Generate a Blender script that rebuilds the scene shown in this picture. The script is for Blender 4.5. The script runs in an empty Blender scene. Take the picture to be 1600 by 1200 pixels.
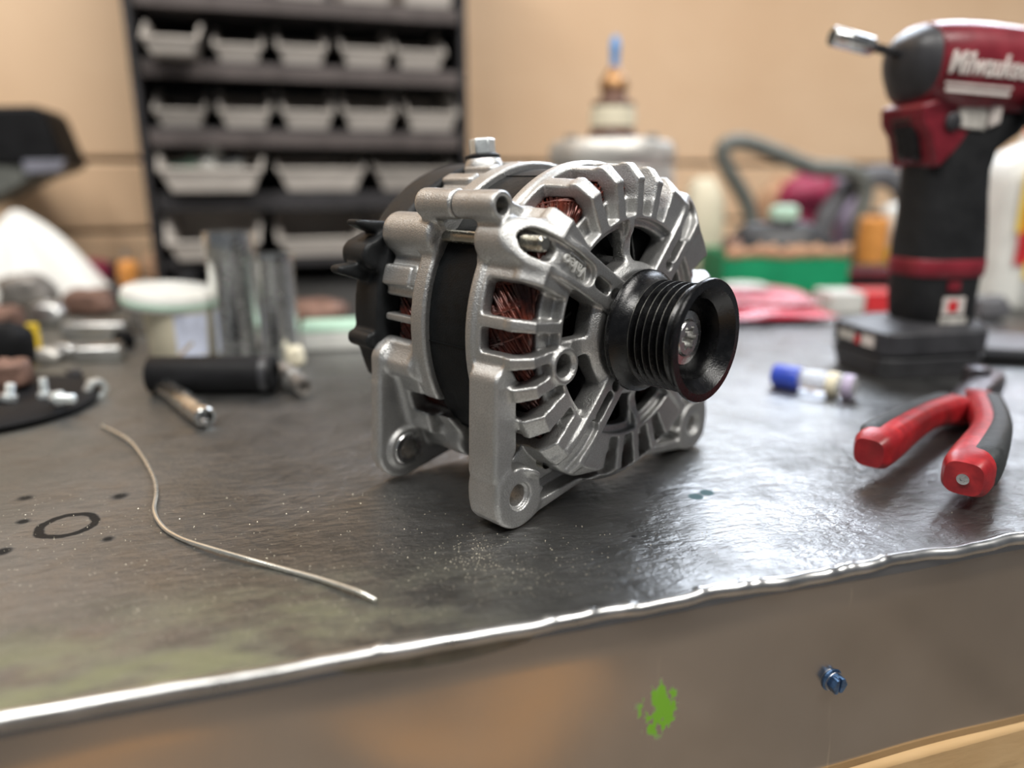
import bpy, bmesh, math, random
import numpy as np
from mathutils import Vector, Matrix

scene = bpy.context.scene
COL = scene.collection
R_ = math.radians
random.seed(7)

# ------------------------------------------------------------------ camera
FPX, CAMH, PITCH = 1155.0, 0.145, math.atan(320.0 / 1155.0)
cam_data = bpy.data.cameras.new('camera')
cam = bpy.data.objects.new('camera', cam_data)
COL.objects.link(cam)
cam_data.sensor_width = 36.0
cam_data.lens = FPX / 1600.0 * 36.0
cam_data.clip_start = 0.01
cam.location = (0, 0, CAMH)
cam.rotation_euler = (math.pi / 2 - PITCH, 0, 0)
cam_data.dof.use_dof = True
cam_data.dof.focus_distance = 0.318
cam_data.dof.aperture_fstop = 2.8
scene.camera = cam

# ------------------------------------------------------------------ world, lights, exposure
scene.view_settings.view_transform = 'Standard'
scene.view_settings.look = 'None'
scene.view_settings.gamma = 1.0
scene.view_settings.use_curve_mapping = False
scene.view_settings.exposure = 0.9
w = bpy.data.worlds.new('workshop_air')
scene.world = w
w.use_nodes = True
w.node_tree.nodes['Background'].inputs[0].default_value = (0.74, 0.78, 0.85, 1)
w.node_tree.nodes['Background'].inputs[1].default_value = 0.085

BR = R_(17.0)                                   # the bench and the wall run 17 degrees off the lens
EX, EY = Vector((math.cos(BR), math.sin(BR), 0)), Vector((-math.sin(BR), math.cos(BR), 0))
EDGE, WALL = 0.2095, 1.300                      # distance of the front edge and of the wall, along EY
def bench(x, y, z=0.0):
    return EX * x + EY * y + Vector((0, 0, z))

def area(name, loc, target, sx, sy, power, color):
    l = bpy.data.lights.new(name, 'AREA')
    l.shape = 'RECTANGLE'; l.size = sx; l.size_y = sy; l.energy = power; l.color = color
    o = bpy.data.objects.new(name, l); COL.objects.link(o)
    o.location = loc
    o.rotation_euler = (Vector(target) - Vector(loc)).to_track_quat('-Z', 'Y').to_euler()
    return o
# daylight in the window high in the wall behind the bench (the opening is built below)
WIN = (0.50, 2.05, 0.62, 1.42)                  # x0 x1 z0 z1 of the opening, bench axes
area('window_daylight', bench((WIN[0] + WIN[1]) / 2, WALL + 0.10, (WIN[2] + WIN[3]) / 2),
     bench((WIN[0] + WIN[1]) / 2, 0, (WIN[2] + WIN[3]) / 2 - 0.30), 1.46, 0.74, 30.0, (0.80, 0.88, 1.0))
# ceiling fittings of the workshop
area('ceiling_light_tube', bench(-0.75, 0.10, 1.9), bench(-0.15, 0.45, 0.0), 1.3, 0.35, 20.0, (1.0, 0.975, 0.93))
area('ceiling_light_tube', bench(0.75, -0.8, 2.0), bench(0.35, 0.6, 0.0), 1.4, 0.5, 27.0, (1.0, 0.97, 0.92))

# ------------------------------------------------------------------ picture -> place
CP, SP = math.cos(PITCH), math.sin(PITCH)
def ray(u, v):
    a, b = (u - 800) / FPX, (v - 600) / FPX
    return Vector((a, CP - SP * b, -(SP + CP * b)))
def G(u, v, z=0.0):                             # point of the bench top (or of height z) seen at a pixel
    r = ray(u, v); t = (z - CAMH) / r.z
    return Vector((0, 0, CAMH)) + r * t
def W(u, v, d):                                 # point seen at a pixel on the upright plane at bench depth d -> bench x, z
    r = ray(u, v); t = d / r.dot(EY); p = Vector((0, 0, CAMH)) + r * t
    return p.dot(EX), p.z
def V3(u, v, p):                                # point seen at a pixel at the depth of place p (facing the lens)
    r = ray(u, v); return Vector((0, 0, CAMH)) + r * (p.y / r.y)
def mpp(p):                                     # metres per pixel at a place
    return (p.y * CP + (CAMH - p.z) * SP) / FPX

# ------------------------------------------------------------------ materials
class NT:
    def __init__(s, name):
        s.m = bpy.data.materials.new(name); s.m.use_nodes = True
        s.t = s.m.node_tree; s.b = s.t.nodes['Principled BSDF']
        s.tc = None
    def n(s, typ, **kw):
        nd = s.t.nodes.new(typ)
        for k, v in kw.items():
            if k.startswith('_'): setattr(nd, k[1:], v)
        return nd
    def link(s, a, b): s.t.links.new(a, b)
    def coord(s):
        if s.tc is None: s.tc = s.t.nodes.new('ShaderNodeTexCoord')
        return s.tc.outputs['Object']
    def val(s, sock, v):
        if hasattr(v, 'is_output'): s.link(v, sock)
        else: sock.default_value = v
    def math(s, op, a, b=0.0, c=None):
        nd = s.t.nodes.new('ShaderNodeMath'); nd.operation = op
        s.val(nd.inputs[0], a); s.val(nd.inputs[1], b)
        if c is not None: s.val(nd.inputs[2], c)
        return nd.outputs[0]
    def noise(s, scale, detail=4, rough=0.55, vec=None, stretch=None, dist=0.0):
        nd = s.t.nodes.new('ShaderNodeTexNoise')
        nd.inputs['Scale'].default_value = scale; nd.inputs['Detail'].default_value = detail
        nd.inputs['Roughness'].default_value = rough; nd.inputs['Distortion'].default_value = dist
        v = vec or s.coord()
        if stretch:
            mp = s.t.nodes.new('ShaderNodeMapping'); mp.inputs['Scale'].default_value = stretch[:3]
            if len(stretch) > 3: mp.inputs['Rotation'].default_value = (0, 0, stretch[3])
            s.link(v, mp.inputs['Vector']); v = mp.outputs[0]
        s.link(v, nd.inputs['Vector'])
        return nd.outputs['Fac']
    def step(s, x, lo, hi, a=0.0, b=1.0):
        nd = s.t.nodes.new('ShaderNodeMapRange'); nd.interpolation_type = 'SMOOTHSTEP'
        s.val(nd.inputs[0], x)
        for i, q in enumerate((lo, hi, a, b)): nd.inputs[i + 1].default_value = q
        return nd.outputs[0]
    def mix(s, f, a, b):
        nd = s.t.nodes.new('ShaderNodeMix'); nd.data_type = 'RGBA'
        s.val(nd.inputs[0], f)
        for i, c in ((6, a), (7, b)):
            if hasattr(c, 'is_output'): s.link(c, nd.inputs[i])
            else: nd.inputs[i].default_value = (*c, 1)
        return nd.outputs[2]
    def bump(s, h, strength, dist, prev=None):
        nd = s.t.nodes.new('ShaderNodeBump')
        nd.inputs['Strength'].default_value = strength; nd.inputs['Distance'].default_value = dist
        s.link(h, nd.inputs['Height'])
        if prev is not None: s.link(prev, nd.inputs['Normal'])
        return nd.outputs[0]
    def out(s, color=None, rough=None, metal=None, normal=None, **kw):
        b = s.b.inputs
        for key, v in (('Base Color', color), ('Roughness', rough), ('Metallic', metal)):
            if v is None: continue
            if hasattr(v, 'is_output'): s.link(v, b[key])
            elif key == 'Base Color': b[key].default_value = (*v, 1)
            else: b[key].default_value = v
        if normal is not None: s.link(normal, b['Normal'])
        for k, v in kw.items(): b[k.replace('_', ' ')].default_value = v
        return s.m

def srgb(r, g, b):
    f = lambda c: (c / 255 / 12.92) if c / 255 <= 0.04045 else ((c / 255 + 0.055) / 1.055) ** 2.4
    return (f(r), f(g), f(b))

_M = {}
def mat(name, color, rough=0.5, metal=0.0, var=0.18, scale=60.0, bump=0.15, bscale=None, **kw):
    """a plain surface with mottled tone and fine relief"""
    if name in _M: return _M[name]
    t = NT(name)
    n = t.noise(scale, 5)
    c = t.mix(t.step(n, 0.3, 0.7), tuple(x * (1 - var) for x in color), tuple(min(1, x * (1 + var)) for x in color))
    r = t.step(n, 0.25, 0.75, max(0.02, rough - 0.07), min(1, rough + 0.07))
    nm = t.bump(t.noise(bscale or scale * 6, 3), bump, 0.0006)
    _M[name] = t.out(c, r, metal, nm, **kw)
    return _M[name]

# ------------------------------------------------------------------ objects
def link(o, parent=None):
    COL.objects.link(o)
    if parent is not None: o.parent = parent
    return o
def tag(o, label, cat, group=None, kind=None):
    o['label'] = label; o['category'] = cat
    if group: o['group'] = group
    if kind: o['kind'] = kind
    return o
def thing(name, label, cat, loc=(0, 0, 0), rotz=0.0, group=None):
    o = bpy.data.objects.new(name, None); o.empty_display_size = 0.01
    link(o); o.location = loc; o.rotation_euler = (0, 0, rotz)
    return tag(o, label, cat, group)

def make(name, verts, faces, material, parent=None, sharp=40, loc=None, rot=None, bevel=0.0, segs=2):
    me = bpy.data.meshes.new(name)
    me.from_pydata([tuple(v) for v in verts], [], [tuple(f) for f in faces])
    bm = bmesh.new(); bm.from_mesh(me)
    bmesh.ops.recalc_face_normals(bm, faces=bm.faces); bm.to_mesh(me); bm.free()
    me.shade_smooth(); me.set_sharp_from_angle(angle=R_(sharp))
    me.materials.append(material)
    o = link(bpy.data.objects.new(name, me), parent)
    if loc is not None: o.location = loc
    if rot is not None: o.rotation_euler = rot
    if bevel:
        md = o.modifiers.new('bevel', 'BEVEL'); md.width = bevel; md.segments = segs
        md.limit_method = 'ANGLE'; md.angle_limit = R_(35); md.harden_normals = False
    return o

class B:
    """collects shapes into one mesh"""
    def __init__(s, xf=None): s.v, s.f, s.x = [], [], xf or Matrix()
    def add(s, vs, fs):
        k = len(s.v); s.v += [s.x @ Vector(p) for p in vs]; s.f += [[i + k for i in f] for f in fs]; return s
    def box(s, c, d, rot=None):
        m = rot or Matrix()
        vs = [Vector(c) + m @ Vector((x * d[0] / 2, y * d[1] / 2, z * d[2] / 2)) for x in (-1, 1) for y in (-1, 1) for z in (-1, 1)]
        return s.add(vs, [(0, 1, 3, 2), (4, 6, 7, 5), (0, 4, 5, 1), (2, 3, 7, 6), (0, 2, 6, 4), (1, 5, 7, 3)])
    def prism(s, poly, z0, z1):
        n = len(poly)
        return s.add([(x, y, z0) for x, y in poly] + [(x, y, z1) for x, y in poly],
                     [tuple(range(n))[::-1], tuple(range(n, 2 * n))] + [(i, (i + 1) % n, n + (i + 1) % n, n + i) for i in range(n)])
    def lathe(s, prof, n=32, m=None, wob=None):
        """profile of (radius, height) turned about z"""
        m = m or Matrix(); vs, fs = [], []
        for j, (r, z) in enumerate(prof):
            for i in range(n):
                a = 2 * math.pi * i / n
                q = r * (1 + (wob(a, z) if wob else 0))
                vs.append(m @ Vector((q * math.cos(a), q * math.sin(a), z)))
        for j in range(len(prof) - 1):
            for i in range(n):
                k = (i + 1) % n
                fs.append((j * n + i, j * n + k, (j + 1) * n + k, (j + 1) * n + i))
        if prof[0][0] > 1e-6 and abs(prof[0][0] - prof[-1][0]) < 1e-9:      # a ring: close the profile on itself
            j = (len(prof) - 1) * n
            if prof[0] != prof[-1]: fs += [(j + i, j + (i + 1) % n, (i + 1) % n, i) for i in range(n)]
            return s.add(vs, fs)
        if prof[0][0] > 1e-6: fs.append(tuple(range(n))[::-1])
        if prof[-1][0] > 1e-6: fs.append(tuple(range((len(prof) - 1) * n, len(prof) * n)))
        return s.add(vs, fs)
    def loft(s, secs, n=24, cap=True):
        """secs: (centre, axis_u, axis_v, ru, rv, exponent)"""
        vs, fs = [], []
        for c, au, av, ru, rv, e in secs:
            for i in range(n):
                a = 2 * math.pi * i / n; ca, sa = math.cos(a), math.sin(a)
                x = math.copysign(abs(ca) ** (2 / e), ca) * ru; y = math.copysign(abs(sa) ** (2 / e), sa) * rv
                vs.append(Vector(c) + Vector(au) * x + Vector(av) * y)
        for j in range(len(secs) - 1):
            for i in range(n):
                k = (i + 1) % n
                fs.append((j * n + i, j * n + k, (j + 1) * n + k, (j + 1) * n + i))
        if cap: fs += [tuple(range(n))[::-1], tuple(range((len(secs) - 1) * n, len(secs) * n))]
        return s.add(vs, fs)
    def tube(s, path, rad, n=10, e=2.0):
        p = [Vector(q) for q in path]; secs = []
        up = None
        for i, q in enumerate(p):
            d = (p[min(i + 1, len(p) - 1)] - p[max(i - 1, 0)]).normalized()
            if up is None: up = Vector((0, 0, 1)) if abs(d.z) < 0.9 else Vector((1, 0, 0))
            u = d.cross(up).normalized(); v = u.cross(d).normalized(); up = v
            r = rad[i] if isinstance(rad, (list, tuple)) else rad
            secs.append((q, u, v, r, r, e))
        return s.loft(secs, n)
    def build(s, name, material, parent=None, **kw): return make(name, s.v, s.f, material, parent, **kw)

def axis_m(p, d, roll=0.0):
    """matrix whose z runs along d from p"""
    q = Vector(d).normalized().to_track_quat('Z', 'Y')
    return Matrix.Translation(Vector(p)) @ q.to_matrix().to_4x4() @ Matrix.Rotation(roll, 4, 'Z')
def smooth_path(pts, k=8):
    """Catmull-Rom through points"""
    p = [Vector(q) for q in pts]; p = [2 * p[0] - p[1]] + p + [2 * p[-1] - p[-2]]; out = []
    for i in range(1, len(p) - 2):
        for j in range(k):
            t = j / k
            out.append(0.5 * (2 * p[i] + (p[i + 1] - p[i - 1]) * t + (2 * p[i - 1] - 5 * p[i] + 4 * p[i + 1] - p[i + 2]) * t * t
                              + (3 * p[i] - p[i - 1] - 3 * p[i + 1] + p[i + 2]) * t ** 3))
    return out + [p[-2]]
def hexa(r, k=6, a0=0.0): return [(r * math.cos(a0 + i * 2 * math.pi / k), r * math.sin(a0 + i * 2 * math.pi / k)) for i in range(k)]

def text_mesh(name, body, size, depth, material, parent, matrix, shear=0.0, bold=0.0):
    cu = bpy.data.curves.new(name, 'FONT'); cu.body = body; cu.size = size; cu.extrude = depth
    cu.align_x = 'CENTER'; cu.align_y = 'CENTER'; cu.shear = shear; cu.resolution_u = 4; cu.offset = bold
    tmp = bpy.data.objects.new('tmp', cu); COL.objects.link(tmp)
    me = bpy.data.meshes.new_from_object(tmp.evaluated_get(bpy.context.evaluated_depsgraph_get()))
    bpy.data.objects.remove(tmp); me.name = name
    me.transform(matrix); me.materials.clear(); me.materials.append(material)
    return link(bpy.data.objects.new(name, me), parent)

# ------------------------------------------------------------------ distance-field castings
class Vol:
    def __init__(s, lo, hi, h):
        s.h = h; s.ax = [np.arange(a, b + h, h, dtype=np.float32) for a, b in zip(lo, hi)]
        s.S = np.full([len(a) for a in s.ax], 50.0, np.float32)
    def _sl(s, bb, m):
        if bb is None: return tuple(slice(None) for _ in range(3))
        out = []
        for i in range(3):
            a = s.ax[i]; out.append(slice(int(np.searchsorted(a, bb[i][0] - m)), int(np.searchsorted(a, bb[i][1] + m))))
        return tuple(out)
    def _xyz(s, sl):
        return s.ax[0][sl[0]][:, None, None], s.ax[1][sl[1]][None, :, None], s.ax[2][sl[2]][None, None, :]
    def add(s, fn, bb=None, k=0.0):
        sl = s._sl(bb, k + 3); d = fn(*s._xyz(sl)); c = s.S[sl]
        if k > 0:
            h = np.clip(0.5 + 0.5 * (c - d) / k, 0, 1); s.S[sl] = c + (d - c) * h - k * h * (1 - h)
        else: s.S[sl] = np.minimum(c, d)
    def cut(s, fn, bb=None, k=0.0):
        sl = s._sl(bb, k + 3); d = -fn(*s._xyz(sl)); c = s.S[sl]
        if k > 0:
            h = np.clip(0.5 - 0.5 * (c - d) / k, 0, 1); s.S[sl] = c + (d - c) * h + k * h * (1 - h)
        else: s.S[sl] = np.maximum(c, d)
    def mesh(s):
        S, h = s.S, s.h
        S[0] = S[-1] = 1; S[:, 0] = S[:, -1] = 1; S[:, :, 0] = S[:, :, -1] = 1
        ins = S < 0
        n = [d - 1 for d in S.shape]
        cnt = np.zeros(n, np.uint8)
        for i in (0, 1):
            for j in (0, 1):
                for k in (0, 1): cnt += ins[i:i + n[0], j:j + n[1], k:k + n[2]]
        act = (cnt > 0) & (cnt < 8); idx = np.argwhere(act)
        ids = np.full(n, -1, np.int32); ids[act] = np.arange(len(idx))
        acc = np.zeros((len(idx), 3), np.float64); num = np.zeros(len(idx))
        I, J, K = idx.T
        for ax in range(3):
            o1, o2 = [a for a in range(3) if a != ax]
            for p in (0, 1):
                for q in (0, 1):
                    c0 = [I.copy(), J.copy(), K.copy()]; c0[o1] += p; c0[o2] += q
                    c1 = [x.copy() for x in c0]; c1[ax] += 1
                    a, b = S[tuple(c0)].astype(np.float64), S[tuple(c1)].astype(np.float64)
                    x = (a < 0) != (b < 0)
                    t = np.where(x, a / np.where(a == b, 1, a - b), 0)
                    off = np.zeros((len(idx), 3)); off[:, o1] = p; off[:, o2] = q; off[:, ax] = t
                    acc += off * x[:, None]; num += x
        P = (idx + acc / num[:, None]) * h + np.array([a[0] for a in s.ax])
        F = []
        for ax in range(3):
            a = ins[tuple(slice(0, -1) if i == ax else slice(1, -1) for i in range(3))]
            b = ins[tuple(slice(1, None) if i == ax else slice(1, -1) for i in range(3))]
            e = np.argwhere(a != b); sg = a[tuple(e.T)]
            o1, o2 = [(1, 2), (2, 0), (0, 1)][ax]
            q = []
            for p, r in ((0, 0), (1, 0), (1, 1), (0, 1)):
                c = [e[:, 0].copy(), e[:, 1].copy(), e[:, 2].copy()]; c[o1] += p; c[o2] += r
                q.append(ids[tuple(c)])
            q = np.stack(q, 1); q[~sg] = q[~sg][:, ::-1]; F.append(q)
        return P, np.concatenate(F)

def vol_obj(name, vol, material, parent, xf):
    P, F = vol.mesh(); P = xf(P)
    me = bpy.data.meshes.new(name)
    me.vertices.add(len(P)); me.vertices.foreach_set('co', P.astype(np.float32).ravel())
    me.loops.add(F.size); me.loops.foreach_set('vertex_index', F.astype(np.int32).ravel())
    me.polygons.add(len(F)); me.polygons.foreach_set('loop_start', np.arange(0, F.size, 4, dtype=np.int32))
    me.update(calc_edges=True); me.validate(); me.shade_smooth()
    me.materials.append(material)
    return link(bpy.data.objects.new(name, me), parent)

# distance functions (millimetres)
def d_z(Z, a, b): return np.maximum(a - Z, Z - b)
def d_circ(X, Y, c, r): return np.sqrt((X - c[0]) ** 2 + (Y - c[1]) ** 2) - r
def d_cap(X, Y, p, q, r0, r1=None):
    r1 = r0 if r1 is None else r1
    dx, dy = q[0] - p[0], q[1] - p[1]
    t = np.clip(((X - p[0]) * dx + (Y - p[1]) * dy) / (dx * dx + dy * dy), 0, 1)
    return np.sqrt((X - p[0] - t * dx) ** 2 + (Y - p[1] - t * dy) ** 2) - (r0 + (r1 - r0) * t)
def smax(a, b, k):
    h = np.clip(0.5 - 0.5 * (a - b) / k, 0, 1); return a + (b - a) * h + k * h * (1 - h)
def d_sec(X, Y, a0, a1):
    """outside distance (arc millimetres) of the wedge between two bearings in degrees"""
    mid, half = R_((a0 + a1) / 2), R_((a1 - a0) / 2)
    c, s_ = math.cos(mid), math.sin(mid)
    u, v = X * c + Y * s_, np.abs(-X * s_ + Y * c)
    return v * math.cos(half) - u * math.sin(half)
def pol(r, a): return (r * math.cos(R_(a)), r * math.sin(R_(a)))
def bb(cx, cy, m, z0, z1): return ((cx - m, cx + m), (cy - m, cy + m), (z0, z1))

# ================================================================== the setting
FLOOR = -0.88
m_floor = mat('concrete', (0.31, 0.26, 0.21), 0.65, 0, 0.35, 6, 0.3)
fl = B().box((0, 0.2, FLOOR - 0.05), (6, 5.4, 0.1)).build('floor', m_floor); fl['kind'] = 'structure'

t = NT('painted_board')
n1 = t.noise(3.0, 3); n2 = t.noise(5, 6, 0.6, None, (1, 1, 9)); n3 = t.noise(90, 4, 0.6)
c = t.mix(t.step(n1, 0.3, 0.7), srgb(226, 191, 155), srgb(235, 202, 167))
c = t.mix(t.step(n2, 0.55, 0.75, 0, 0.25), c, srgb(204, 165, 124))
m_board = t.out(c, 0.6, 0, t.bump(n3, 0.12, 0.001))
m_gap = mat('wall_backing', (0.05, 0.032, 0.02), 0.9)
bk = B()                                                    # backing, clear of the window
bk.box((-1.15, 0.035, 0.435), (3.30, 0.02, 2.63)).box((2.425, 0.035, 0.435), (0.75, 0.02, 2.63))
bk.box((1.275, 0.035, -0.13), (1.55, 0.02, 1.50)).box((1.275, 0.035, 1.585), (1.55, 0.02, 0.33))
wall = bk.build('wall_back', m_gap, None, loc=bench(0, WALL), rot=(0, 0, BR))
wall['kind'] = 'structure'
ZG = [W(170, 362, WALL)[1], W(170, 250, WALL)[1]]          # heights of the two joints the photo shows
g = 0.0035
def board(x0, x1, z0, z1):
    B().box(((x0 + x1) / 2, 0.0125, (z0 + z1) / 2), (x1 - x0, 0.025, z1 - z0 - 2 * g)).build('board', m_board, wall, bevel=0.004)
board(-2.8, 2.8, FLOOR, ZG[0] - 0.124); board(-2.8, 2.8, ZG[0] - 0.124, ZG[0]); board(-2.8, 2.8, ZG[0], ZG[1])
board(-2.8, 2.8, ZG[1], WIN[2]); board(-2.8, WIN[0], WIN[2], WIN[3]); board(WIN[1], 2.8, WIN[2], WIN[3])
board(-2.8, 2.8, WIN[3], 1.75)
wf = B(); xa, xb, za, zb = WIN
m_white = mat('white_paint', (0.75, 0.74, 0.71), 0.45)
for x in (xa, xb, (xa + xb) / 2): wf.box((x, 0.0, (za + zb) / 2), (0.04, 0.06, zb - za))
for z in (za, zb): wf.box(((xa + xb) / 2, 0.0, z), (xb - xa + 0.04, 0.06, 0.04))
wf = wf.build('window_1', m_white, None, loc=bench(0, WALL), rot=(0, 0, BR), bevel=0.003); wf['kind'] = 'structure'
ws = B().box(((xa + xb) / 2, -0.03, za - 0.028), (xb - xa + 0.12, 0.10, 0.018)).build('window_sill', m_white, wf, bevel=0.003)

# ------------------------------------------------------------------ the workbench
def L(u, v):                                                # bench-top pixel -> bench axes measured from the edge
    p = G(u, v); return p.dot(EX), p.dot(EY) - EDGE
wb = thing('workbench', 'steel-clad workbench with a folded bright front edge and stained top', 'workbench', bench(0, EDGE), BR)

t = NT('worn_steel_top')
co = t.coord()
sep = t.n('ShaderNodeSeparateXYZ'); t.link(co, sep.inputs[0])
X, Y = sep.outputs[0], sep.outputs[1]
nb = t.noise(7, 5, 0.6); nm = t.noise(34, 6, 0.65); nf = t.noise(240, 4, 0.6)
ns = t.noise(60, 5, 0.65, None, (1, 4.5, 1, 0.5))           # brushed streaks
c = t.mix(t.step(nb, 0.35, 0.65), (0.20, 0.20, 0.195), (0.29, 0.29, 0.29))
c = t.mix(t.step(nm, 0.45, 0.72, 0, 0.55), c, (0.10, 0.098, 0.092))
c = t.mix(t.step(ns, 0.5, 0.75, 0, 0.35), c, (0.085, 0.083, 0.078))
# browner, rougher and less metallic over the left half
left_tone = t.math('MULTIPLY', t.step(X, -0.02, -0.20), t.step(nm, 0.25, 0.6, 0.35, 0.85))
c = t.mix(left_tone, c, (0.118, 0.110, 0.088))
# yellow-green tint along the left front edge
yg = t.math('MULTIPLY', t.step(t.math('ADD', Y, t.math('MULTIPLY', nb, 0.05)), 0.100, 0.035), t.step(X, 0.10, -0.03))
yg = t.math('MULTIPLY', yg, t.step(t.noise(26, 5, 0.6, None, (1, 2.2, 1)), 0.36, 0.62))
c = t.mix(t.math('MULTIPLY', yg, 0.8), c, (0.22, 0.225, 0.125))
def spot(cx, cy, r, wdt, soft, amp=0.35, seed=90):
    wv = t.math('MULTIPLY', t.math('SUBTRACT', t.noise(seed, 4), 0.5), amp * r)
    dx = t.math('SUBTRACT', X, cx); dy = t.math('SUBTRACT', Y, cy)
    d = t.math('SQRT', t.math('ADD', t.math('MULTIPLY', dx, dx), t.math('MULTIPLY', dy, dy)))
    d = t.math('ADD', d, wv)
    return t.step(t.math('ABSOLUTE', t.math('SUBTRACT', d, r if wdt else 0.0)), (wdt or r) + soft, (wdt or r) - soft)
marks = None
for u, v, r, wd, so, am in ((105, 821, 0.0108, 0.0019, 0.0006, 0.40), (36, 815, 0.0026, 0, 0.0012, 1.6), (187, 775, 0.0038, 0, 0.0022, 1.2),
                            (168, 842, 0.0022, 0, 0.0014, 1.6), (5, 862, 0.003, 0, 0.0012, 1.5), (990, 838, 0.0016, 0, 0.0008, 1.5), (40, 778, 0.003, 0, 0.002, 1.5)):
    s_ = spot(*L(u, v), r, wd, so, am)
    marks = s_ if marks is None else t.math('MAXIMUM', marks, s_)
c = t.mix(t.math('MULTIPLY', marks, 0.95), c, (0.018, 0.018, 0.018))
teal = t.math('MAXIMUM', spot(*L(1088, 776), 0.0036, 0, 0.0008, 0.9), spot(*L(1104, 770), 0.0036, 0, 0.0008, 0.9))
c = t.mix(t.math('MULTIPLY', teal, 0.8), c, (0.06, 0.14, 0.16))
ink = t.math('MAXIMUM', marks, t.math('MAXIMUM', teal, t.math('MULTIPLY', yg, 0.6)))
rough = t.math('ADD', t.step(nm, 0.3, 0.7, 0.30, 0.46), t.math('MULTIPLY', left_tone, 0.16))
rough = t.math('ADD', rough, t.math('MULTIPLY', ink, 0.25))
metal = t.math('SUBTRACT', 0.95, t.math('MAXIMUM', t.math('MULTIPLY', t.math('MAXIMUM', teal, t.math('MULTIPLY', yg, 0.6)), 0.85), t.math('MULTIPLY', left_tone, 0.55)))
nd = t.noise(95, 3, 0.6, None, (1, 1.8, 1))
b0 = t.bump(nd, 0.55, 0.0015); b1 = t.bump(nm, 0.5, 0.0020, b0); b2 = t.bump(ns, 0.45, 0.0009, b1); b3 = t.bump(nf, 0.4, 0.0004, b2)
t.link(t.math('SUBTRACT', 0.5, t.math('MULTIPLY', ink, 0.42)), t.b.inputs['Specular IOR Level'])
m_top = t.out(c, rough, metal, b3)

TX0, TX1, TD = -1.7, 1.7, WALL - EDGE - 0.004
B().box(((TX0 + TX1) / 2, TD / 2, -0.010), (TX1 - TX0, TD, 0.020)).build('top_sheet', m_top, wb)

t = NT('bright_folded_steel')
nm = t.noise(55, 4); nf = t.noise(400, 4, 0.6, None, (0.2, 1, 1))
m_bead = t.out(t.mix(t.step(nm, 0.35, 0.7), (0.50, 0.50, 0.49), (0.66, 0.66, 0.655)), t.step(nm, 0.3, 0.7, 0.26, 0.38), 1.0, t.bump(nm, 0.25, 0.0006, t.bump(nf, 0.2, 0.0003)))
path, rad = [], []
rng = random.Random(3)
kinks = [L(u, 980)[0] for u in (590, 865, 935, 1010, 1150, 1235, 1262, 1420, 1452, 1470, 1545)]
for i in range(900):
    x = -0.45 + i * 0.0011
    wv = 0.0006 * math.sin(x * 61) + 0.0005 * math.sin(x * 137 + 1) + 0.0003 * math.sin(x * 311 + 2)
    k = sum(math.exp(-((x - q) / 0.0016) ** 2) for q in kinks)
    amp = 0.25 if x < 0.02 else 0.25 + min(0.75, (x - 0.02) * 8)
    path.append((x, -0.0010 + wv * amp, -0.0013 + 0.0005 * amp * math.sin(x * 93) + 0.0003 * k))
    rad.append(0.0027 + 0.00012 * math.sin(x * 47) + 0.00025 * k)
B().tube(path, rad, 12).build('edge_fold', m_bead, wb, sharp=80)

t = NT('front_sheet_steel')
co = t.coord(); sep = t.n('ShaderNodeSeparateXYZ'); t.link(co, sep.inputs[0]); X, Z = sep.outputs[0], sep.outputs[2]
nb = t.noise(9, 4); nf = t.noise(70, 5, 0.6, None, (1, 1, 0.12)); nsp = t.noise(500, 3)
c = t.mix(t.step(nb, 0.3, 0.7), (0.46, 0.42, 0.38), (0.55, 0.51, 0.47))
px, pz = W(1025, 1103, EDGE)
dx = t.math('DIVIDE', t.math('SUBTRACT', X, px), 0.0075); dz = t.math('DIVIDE', t.math('SUBTRACT', Z, pz), 0.0105)
d = t.math('SQRT', t.math('ADD', t.math('MULTIPLY', dx, dx), t.math('MULTIPLY', dz, dz)))
pn = t.noise(330, 5, 0.65, None, (1, 1, 0.55)); pn2 = t.noise(110, 3)
pm = t.step(t.math('ADD', t.math('MULTIPLY', pn, 0.75), t.math('ADD', t.math('MULTIPLY', pn2, 0.45), t.math('MULTIPLY', d, -0.20))), 0.415, 0.450)
pm = t.math('MULTIPLY', pm, t.step(d, 1.5, 0.95))
c = t.mix(pm, c, (0.22, 0.52, 0.035))
scr = t.math('MULTIPLY', t.step(t.noise(260, 2, 0.5, None, (1, 1, 0.02)), 0.71, 0.76), t.step(nb, 0.5, 0.6))
c = t.mix(t.math('MULTIPLY', scr, 0.5), c, (0.8, 0.72, 0.6))
r = t.math('ADD', t.step(nb, 0.3, 0.7, 0.17, 0.25), t.math('MULTIPLY', pm, 0.3))
m_apron = t.out(c, r, t.math('SUBTRACT', 0.95, t.math('MULTIPLY', pm, 0.95)), t.bump(nf, 0.06, 0.0006, t.bump(nsp, 0.06, 0.0002)))
vs, fs, nx, nz = [], [], 150, 16
ZA = W(1600, 1120, EDGE)[1]
for j in range(nz + 1):
    for i in range(nx + 1):
        x = -0.55 + 1.25 * i / nx; z = -0.0015 + (ZA + 0.0015) * j / nz
        q = 0.0009 * math.sin(x * 19 + 0.6) * math.sin(z * 40 + 1) + 0.0005 * math.sin(x * 53 + z * 60) + 0.0016 * math.exp(-((z + 0.004) / 0.006) ** 2)
        vs.append((x, -0.0016 + q, z))
for j in range(nz):
    for i in range(nx): k = j * (nx + 1) + i; fs.append((k, k + 1, k + nx + 2, k + nx + 1))
ap = make('front_sheet', vs, fs, m_apron, wb, sharp=80)
md = ap.modifiers.new('thick', 'SOLIDIFY'); md.thickness = 0.001; md.offset = 1 if ap.data.polygons[0].normal.y > 0 else -1

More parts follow.
